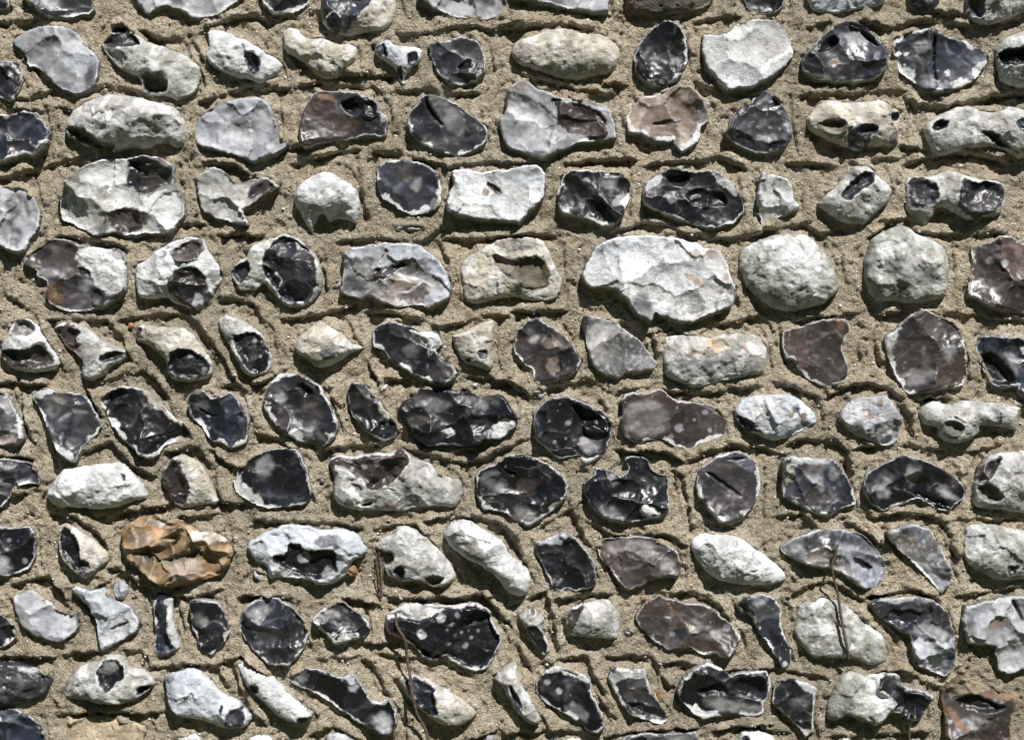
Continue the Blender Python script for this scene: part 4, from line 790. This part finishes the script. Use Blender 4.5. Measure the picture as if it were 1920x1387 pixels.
OUT = []          # all stone outlines in elevation px
FL = []
SPECIAL = {}
for i, line in enumerate([l for l in STONES.strip().split('\n') if l.strip()]):
    me, cen, P = build_flint(line, i)
    c = (cen - np.array([960, 693.5])) * 0.9965 + np.array([960, 693.5])
    o = link('flint', me, wall, at(c[0], c[1]))
    OUT.append(P); FL.append((o, me, cen, P))
    if line.startswith('FF k O O'): o['label'] = 'ochre brown flint with sharp flaked ridges'
    if line.startswith('33 k O B'): o['label'] = 'rust edged brown flint with a hollow face'
    if line.startswith('12 k W W'): o['label'] = 'large chalk white flint with flaked face'

# courses carry on past the surveyed patch: the same kinds of flint, reset
MX = 250
rs = np.random.RandomState(77)
pool = [f for f in FL if (f[3].max(0) - f[3].min(0)).min() > 70 and f[3].min(0)[0] > 5 and f[3].max(0)[0] < 1915
        and f[3].min(0)[1] > 5 and f[3].max(0)[1] < 1380]
def reset_flint(px, py):
    f = pool[rs.randint(len(pool))]
    a = rs.choice([0.0, math.pi]) + rs.uniform(-.25, .25)
    o = link('flint', f[1], wall, at(px, py)); o.rotation_euler = (0, a, 0)
    s = min(1.0, 150.0 / (f[3][:, 0].max() - f[3][:, 0].min()))
    o.scale = (s, s, s)
    q = (f[3] - f[2]) * s
    ca, sa = math.cos(a), math.sin(a)
    q = np.stack([q[:, 0] * ca - q[:, 1] * sa, q[:, 0] * sa + q[:, 1] * ca], 1)
    OUT.append(q + [px, py])
rows = [-170, 90, 240, 372, 520, 655, 785, 905, 1045, 1180, 1310, 1535]
for r, y in enumerate(rows):
    x = -158 + (r % 2) * 14
    while x < 1920 + MX - 60:
        if y < -10 or y > 1400 or x < -120 or x > 2050:
            reset_flint(x + rs.uniform(-12, 12), y + rs.uniform(-10, 10))
        x += rs.uniform(160, 190)

# ---------------------------------------------------------------------------
# the mortar bed
# ---------------------------------------------------------------------------
cg = 8.0
BX0, BX1, BY0, BY1 = -MX, 1920 + MX, -MX, 1387 + MX
cX, cY = np.meshgrid(np.arange(BX0, BX1 + cg, cg), np.arange(BY0, BY1 + cg, cg))
D1 = np.full(cX.shape, 1e9); D2 = np.full(cX.shape, 1e9)
for P in OUT:
    lo, hi = P.min(0) - 130, P.max(0) + 130
    j0, j1 = np.clip(((np.array([lo[0], hi[0]]) - BX0) / cg).astype(int), 0, cX.shape[1])
    i0, i1 = np.clip(((np.array([lo[1], hi[1]]) - BY0) / cg).astype(int), 0, cX.shape[0])
    if j1 <= j0 or i1 <= i0: continue
    s = (slice(i0, i1), slice(j0, j1))
    dd, _, _ = sdf(cX[s], cY[s], P[::2])
    dd = -dd
    a, b_ = D1[s], D2[s]
    D2[s] = np.minimum(b_, np.maximum(a, dd)); D1[s] = np.minimum(a, dd)
D1 = np.minimum(D1, 160); D2 = np.minimum(D2, 200)

gx_ = np.gradient(D2 - D1, cg, axis=1); gy_ = np.gradient(D2 - D1, cg, axis=0)
VRT = ss(.55, .85, np.abs(gx_) / (np.hypot(gx_, gy_) + 1e-6))
for _k in range(3):
    VRT[1:-1, 1:-1] = (VRT[1:-1, 1:-1] * 2 + VRT[:-2, 1:-1] + VRT[2:, 1:-1] + VRT[1:-1, :-2] + VRT[1:-1, 2:]) / 6
UPF = ss(0.2, -0.8, np.gradient(D1, cg, axis=0))

def bil(A, X, Y):
    fx = np.clip((X - BX0) / cg, 0, A.shape[1] - 1.001); fy = np.clip((Y - BY0) / cg, 0, A.shape[0] - 1.001)
    j = fx.astype(int); i = fy.astype(int); fx = fx - j; fy = fy - i
    return (A[i, j] * (1 - fx) + A[i, j + 1] * fx) * (1 - fy) + (A[i + 1, j] * (1 - fx) + A[i + 1, j + 1] * fx) * fy

LIPP = []
for l in LIPS.strip().split('\n'):
    sh, t = l.split('|')
    for k in t.split(';'):
        if k.strip(): LIPP.append(parse(sh, k.strip()))

def bed_height(X, Y, lips=True):
    d1 = bil(D1, X, Y); d2 = bil(D2, X, Y)
    rid = (d2 - d1) * 0.5
    wv = (fbm(X, Y, 70, 5, 3) - .5) * 18 + (fbm(X, Y, 16, 6, 3) - .5) * 6
    vert = bil(VRT, X, Y)
    tool = 0.5 + 1.0 * fbm(X, Y, 60, 7, 2)
    ribbon = (1 - ss(8.5, 12, rid + wv * 0.4)) * vert * 7.5 * tool + (1 - ss(5, 16, rid + wv * .5)) * (1 - vert) * 3.0
    Z = ribbon - 3.0 + (fbm(X, Y, 120, 8, 3) - .5) * 10 + (fbm(X, Y, 30, 9, 5) - .5) * 10
    Z += (fbm(X, Y, 9, 12, 3) - .5) * 4.6 + (vn(X / 3.6, Y / 3.6, 13) - .5) * 1.6
    # crumbled hollows
    Z -= 4.5 * ss(.60, .74, fbm(X, Y, 24, 14, 4)) * ss(3, 10, d1)
    # mortar pressed up round the stones, more so along their upper edges
    up = bil(UPF, X, Y)
    lap = ss(.40, .62, fbm(X, Y, 34, 33, 3))
    Z += (4.5 + 11.0 * lap * (0.35 + 0.95 * up)) * np.exp(-np.abs(d1 + 1) / 12)
    if lips:
        wx = (fbm(X, Y, 22, 21, 5) - .5) * 12; wy = (fbm(X, Y, 22, 22, 5) - .5) * 12
        mod = np.clip(-0.35 + 2.7 * fbm(X, Y, 46, 23, 3), 0.1, 1.7)
        r2 = np.random.RandomState(5)
        for L in LIPP:
            A = r2.uniform(5, 9); B = r2.uniform(4, 9.5)
            lo, hi = L.min(0) - 75, L.max(0) + 75
            j = (X[0] >= lo[0]) & (X[0] <= hi[0]); i = (Y[:, 0] >= lo[1]) & (Y[:, 0] <= hi[1])
            if not j.any() or not i.any(): continue
            j0, j1 = np.nonzero(j)[0][[0, -1]]; i0, i1 = np.nonzero(i)[0][[0, -1]]
            s = (slice(i0, i1 + 1), slice(j0, j1 + 1))
            x = X[s] + wx[s]; y = Y[s] + wy[s]
            best = np.full(x.shape, 1e9); sg = np.zeros(x.shape); endp = np.zeros(x.shape)
            n = len(L)
            for k in range(n - 1):
                (x0, y0), (x1, y1) = L[k][:2], L[k + 1][:2]
                dx, dy = x1 - x0, y1 - y0
                tt = ((x - x0) * dx + (y - y0) * dy) / (dx * dx + dy * dy)
                t = np.clip(tt, 0, 1)
                q = np.hypot(x - x0 - t * dx, y - y0 - t * dy)
                cr = dx * (y - y0) - dy * (x - x0)       # >0 : to the right of travel (below)
                over = np.zeros(x.shape)
                ln = math.hypot(dx, dy)
                if k == 0: over = np.maximum(over, -tt * ln)
                if k == n - 2: over = np.maximum(over, (tt - 1) * ln)
                m = q < best
                best = np.where(m, q, best); sg = np.where(m, np.where(cr > 0, -1, 1), sg); endp = np.where(m, over, endp)
            sd = best * sg
            f = np.exp(-np.maximum(endp, 0) / 9.0)
            lw = 1.5 + 2.2 * r2.rand()
            st = ss(-lw, lw, sd)
            Z[s] += f * mod[s] * (st * A * np.exp(-(np.maximum(sd - 7, 0) / 17) ** 1.4) - (1 - st) * B * np.exp(-np.maximum(-sd - 4, 0) / 17))
    # squeezed up against the stones, sunk beneath them
    Z -= 46 * ss(5, 17, -d1)
    return Z

def bed_mesh(x0, x1, y0, y1, g, hole=None, lips=True):
    xs = np.arange(x0, x1 + g * .5, g); ys = np.arange(y0, y1 + g * .5, g)
    X, Y = np.meshgrid(xs, ys)
    Z = bed_height(X, Y, lips)
    V = np.stack([(X - 960) * S, -Z * S, ZC - (Y - 693.5) * S], -1).reshape(-1, 3)
    ny, nx = X.shape
    id = np.arange(ny * nx).reshape(ny, nx)
    q = np.stack([id[1:, :-1], id[1:, 1:], id[:-1, 1:], id[:-1, :-1]], -1)
    if hole:
        cxm = (X[:-1, :-1] + X[1:, 1:]) / 2; cym = (Y[:-1, :-1] + Y[1:, 1:]) / 2
        m = (cxm > hole[0]) & (cxm < hole[1]) & (cym > hole[2]) & (cym < hole[3])
        q = q[~m]
    else: q = q.reshape(-1, 4)
    me = mesh_quads('mortar', V, q)
    me.materials.append(M_MORTAR)
    return me

link('mortar', bed_mesh(-40, 1960, -40, 1427, 2.5), wall)
link('mortar', bed_mesh(BX0, BX1, BY0, BY1, 5.0, hole=(-42, 1962, -42, 1429), lips=False), wall)

# body of the wall behind the pointing
def box(x0, x1, y0, y1, z0, z1):
    v = [(x, y, z) for x in (x0, x1) for y in (y0, y1) for z in (z0, z1)]
    f = [(0, 1, 3, 2), (4, 6, 7, 5), (0, 4, 5, 1), (2, 3, 7, 6), (0, 2, 6, 4), (1, 5, 7, 3)]
    return v, f
me = bpy.data.meshes.new('wall_core')
v, f = box(-2.4, 2.4, 0.05, 0.36, -0.05, 2.25)
me.from_pydata(v, [], f); me.materials.append(M_MORTAR)
link('wall_core', me, wall)

# ---------------------------------------------------------------------------
# small things: brick crumbs, a pebble, dried stems
# ---------------------------------------------------------------------------
def lump_mesh(name, rx, ry, rz, seed, mat):
    rs_ = random.Random(seed)
    nu, nv = 10, 7
    V = []; Q = []
    for i in range(nv + 1):
        th = math.pi * i / nv
        for j in range(nu):
            ph = 2 * math.pi * j / nu
            k = 1 + rs_.uniform(-.16, .16) if 0 < i < nv else 1
            V.append((rx * k * math.sin(th) * math.cos(ph), ry * k * math.sin(th) * math.sin(ph), rz * math.cos(th)))
    for i in range(nv):
        for j in range(nu):
            a = i * nu + j; b2 = i * nu + (j + 1) % nu
            Q.append((a, a + nu, b2 + nu, b2))
    me = bpy.data.meshes.new(name); me.from_pydata(V, [], Q); me.materials.append(mat)
    return me
for k, (sh, x, y, r, e) in enumerate([('10', 948, 1040, 20, 1.2), ('32', 1003, 362, 20, .7)]):
    p = parse(sh, f'{x},{y},{r}')[0]
    o = link('brick_crumb', lump_mesh('brick_crumb', p[2] * S, p[2] * S, p[2] * S * e, k, M_BRICK), wall, at(p[0], p[1], 0.005))
p = parse('31', '695,165,46')[0]
link('pebble', lump_mesh('pebble', p[2] * S * .9, p[2] * S, p[2] * S, 9, M_PEBBLE), wall, at(p[0], p[1], 0.004))
p = parse('32', '1105,1065,40')[0]
link('pebble', lump_mesh('pebble', p[2] * S * .75, p[2] * S * .7, p[2] * S * 1.3, 10, M_PEBBLE), wall, at(p[0], p[1], 0.003))

# grit that stands out of the mortar: far too many to count, one part
def grit_mesh(n):
    r = np.random.RandomState(3)
    base = np.array([(0, 0, 1), (1, 0, 0), (0, 1, 0), (-1, 0, 0), (0, -1, 0), (0, 0, -1)], float)
    tri = [(0, 1, 2), (0, 2, 3), (0, 3, 4), (0, 4, 1), (5, 2, 1), (5, 3, 2), (5, 4, 3), (5, 1, 4)]
    x = r.uniform(-40, 1960, n * 3); y = r.uniform(-40, 1427, n * 3)
    dd_ = bil(D1, x, y)
    k = np.nonzero(dd_ > 2.5)[0][:n]
    x, y = x[k], y[k]
    xs = np.arange(-40, 1960.5, 5.0); ys = np.arange(-40, 1427.5, 5.0)
    GX_, GY_ = np.meshgrid(xs, ys)
    H_ = bed_height(GX_, GY_)
    z = H_[np.clip(((y + 40) / 5).astype(int), 0, H_.shape[0] - 1), np.clip(((x + 40) / 5).astype(int), 0, H_.shape[1] - 1)]
    rad = 0.9 + 2.6 * r.rand(len(x)) ** 3
    V = []; F = []; C = []
    pal = np.array([(.62, .60, .56), (.44, .37, .27), (.30, .22, .14), (.16, .13, .10), (.50, .42, .30), (.36, .35, .33), (.70, .69, .67)])
    for i_ in range(len(x)):
        q = base * r.uniform(.6, 1.3, (6, 1)) * rad[i_] * r.uniform(.7, 1.3, 3)
        an = r.uniform(0, 6.28); ca, sa = math.cos(an), math.sin(an)
        q = np.stack([q[:, 0] * ca - q[:, 2] * sa, q[:, 1], q[:, 0] * sa + q[:, 2] * ca], 1)
        w = np.stack([(x[i_] + q[:, 0] - 960) * S, -(z[i_] + q[:, 1]) * S, ZC - (y[i_] + q[:, 2] - 693.5) * S], 1)
        V.append(w); F.extend([(a + i_ * 6, b + i_ * 6, c + i_ * 6) for a, b, c in tri])
        C.append(np.repeat(pal[r.randint(len(pal))][None] * r.uniform(.8, 1.15), 6, 0))
    me = bpy.data.meshes.new('grit')
    me.from_pydata(np.concatenate(V).tolist(), [], F)
    at_ = me.attributes.new('tint', 'FLOAT_COLOR', 'POINT')
    c4 = np.ones((len(x) * 6, 4), np.float32); c4[:, :3] = np.concatenate(C)
    at_.data.foreach_set('color', c4.ravel())
    m, nt, b = new_mat('grit')
    nt.links.new(nd(nt, 'ShaderNodeAttribute', attribute_name='tint').outputs['Color'], b.inputs['Base Color'])
    b.inputs['Roughness'].default_value = 0.8
    me.materials.append(m)
    return me
g0 = link('grit', grit_mesh(5000), wall)
g0['kind'] = 'stuff'

def tube(name, pts, r0, r1, sides=7):
    V = []; Q = []
    n = len(pts)
    for i, p in enumerate(pts):
        a = Vector(pts[max(i - 1, 0)]); b2 = Vector(pts[min(i + 1, n - 1)])
        t = (b2 - a).normalized()
        s = t.cross(Vector((0, 1, 0))).normalized(); w = t.cross(s)
        r = r0 + (r1 - r0) * i / (n - 1)
        r *= 1 + 0.18 * math.sin(i * 2.3)
        for k in range(sides):
            an = 2 * math.pi * k / sides
            V.append(Vector(p) + (s * math.cos(an) + w * math.sin(an)) * r)
    for i in range(n - 1):
        for k in range(sides):
            a = i * sides + k; b2 = i * sides + (k + 1) % sides
            Q.append((a, b2, b2 + sides, a + sides))
    me = bpy.data.meshes.new(name)
    me.from_pydata(V, [], Q); me.materials.append(M_STEM)
    for pl in me.polygons: pl.use_smooth = True
    return me

def catmull(P, m=7):
    P = [np.array(p) for p in P]
    Q = [2 * P[0] - P[1]] + P + [2 * P[-1] - P[-2]]
    out = []
    for i in range(1, len(Q) - 2):
        for k in range(m):
            t = k / m
            a, b2, c, d2 = Q[i - 1], Q[i], Q[i + 1], Q[i + 2]
            out.append(0.5 * ((2 * b2) + (c - a) * t + (2 * a - 5 * b2 + 4 * c - d2) * t * t + (3 * b2 - a - 3 * c + d2) * t ** 3))
    out.append(P[-1])
    return out

def stem(sheet, txt, outs, r0, r1, label, group=None):
    pp = parse(sheet, txt)
    W = []
    for (x, y), o_ in zip(pp[:, :2], outs):
        k = 1 - o_ / CAMD
        W.append(at(960 + (x - 960) * k, 693.5 + (y - 693.5) * k, o_))
    o0 = np.array(W[-1])
    pts = [tuple(q - o0) for q in catmull(W)]
    o = link('dried_stem', tube('dried_stem', pts, r0, r1), None, tuple(o0))
    o['label'] = label; o['category'] = 'plant stem'; o['group'] = 'dried stems hanging on the wall'
    return o
stem('31', '1005,465 1015,570 1070,660 1085,780 1110,930 1130,1080 1160,1200 1215,1300 1250,1420',
     [.022, .026, .026, .020, .024, .026, .020, .014, .014], .0018, .0022,
     'long wavy brown stem crossing the big speckled black flint')
stem('33', '580,-20 555,70 535,140 555,240 580,340 600,480 625,620 645,720 655,800',
     [.026, .026, .026, .022, .020, .022, .024, .024, .018], .0012, .0023,
     'dark straight stem hanging down over the flat grey green flint')
stem('33', '1135,1150 1125,1230 1100,1270 1095,1330 1098,1430', [.020, .018, .014, .012, .012], .0012, .0014,
     'short thin stem below the flint with a pierced hole, at the bottom edge')
for k, (t, w) in enumerate([('865,40 875,150 885,250 900,360', .0012), ('885,30 895,140 900,240 905,370', .0011), ('910,70 915,160 905,260 895,375', .0010)]):
    stem('31', t, [.010, .009, .009, .006], w, w * .8,
         ['left strand of the short dry stem bundle above the big black flint',
          'middle strand of the short dry stem bundle above the big black flint',
          'right strand of the short dry stem bundle above the big black flint'][k])

# ---------------------------------------------------------------------------
# ground in front of the wall
# ---------------------------------------------------------------------------
n = 40
gx = np.linspace(-40, 40, n + 1); gy = np.linspace(-60, 20, n + 1)
GX, GY = np.meshgrid(gx, gy)
GZ = (fbm(GX * 10, GY * 10, 60, 3, 3) - .5) * 0.03
V = np.stack([GX, GY, GZ], -1).reshape(-1, 3)
id_ = np.arange((n + 1) ** 2).reshape(n + 1, n + 1)
Q = np.stack([id_[:-1, :-1], id_[:-1, 1:], id_[1:, 1:], id_[1:, :-1]], -1).reshape(-1, 4)
gm = mesh_quads('ground', V, Q); gm.materials.append(M_GROUND)
g_ = link('ground', gm)
g_['kind'] = 'structure'

# ---------------------------------------------------------------------------
# added evergreen screen, out of view: blocks low sky, darkens shadows and reflections
# ---------------------------------------------------------------------------
M_LEAF = plain_material('sky_blocker_leaf', (0.012, 0.024, 0.008), (0.03, 0.05, 0.016), 3, 0.6, 0.01)
rh = np.random.RandomState(12)
nl = 26000
hx = rh.uniform(-22, 22, nl); hz = rh.uniform(0, 1, nl)
top = 7.2 + 1.2 * fbm(hx, hx * 0, 4.0, 91, 3)
hz = hz * top
hy = -9.0 - 1.0 * np.abs(rh.normal(0, .5, nl)) + 0.9 * (fbm(hx, hz, 2.0, 92, 3) - .5)
sz = rh.uniform(.10, .26, nl)
t1 = rh.normal(0, 1, (nl, 3)); t1 /= np.linalg.norm(t1, axis=1)[:, None]
t2 = np.cross(t1, rh.normal(0, 1, (nl, 3))); t2 /= np.linalg.norm(t2, axis=1)[:, None]
ctr = np.stack([hx, hy, hz], 1)
V = np.stack([ctr - t1 * sz[:, None], ctr + t2 * sz[:, None] * .6, ctr + t1 * sz[:, None], ctr - t2 * sz[:, None] * .6], 1).reshape(-1, 3)
Q = np.arange(nl * 4).reshape(-1, 4)
v, f = box(-22, 22, -11.0, -9.7, -0.05, 7.3)
V = np.concatenate([V, np.array(v)]); Q = np.concatenate([Q, np.array(f) + nl * 4])
hm = mesh_quads('sky_blocker_hedge', V, Q, smooth=False); hm.materials.append(M_LEAF)
h_ = link('sky_blocker_hedge', hm)
h_['kind'] = 'stuff'
h_['label'] = 'added evergreen foliage screen out of view, blocking low sky from the flint wall'
h_['category'] = 'sky_blocker_hedge'
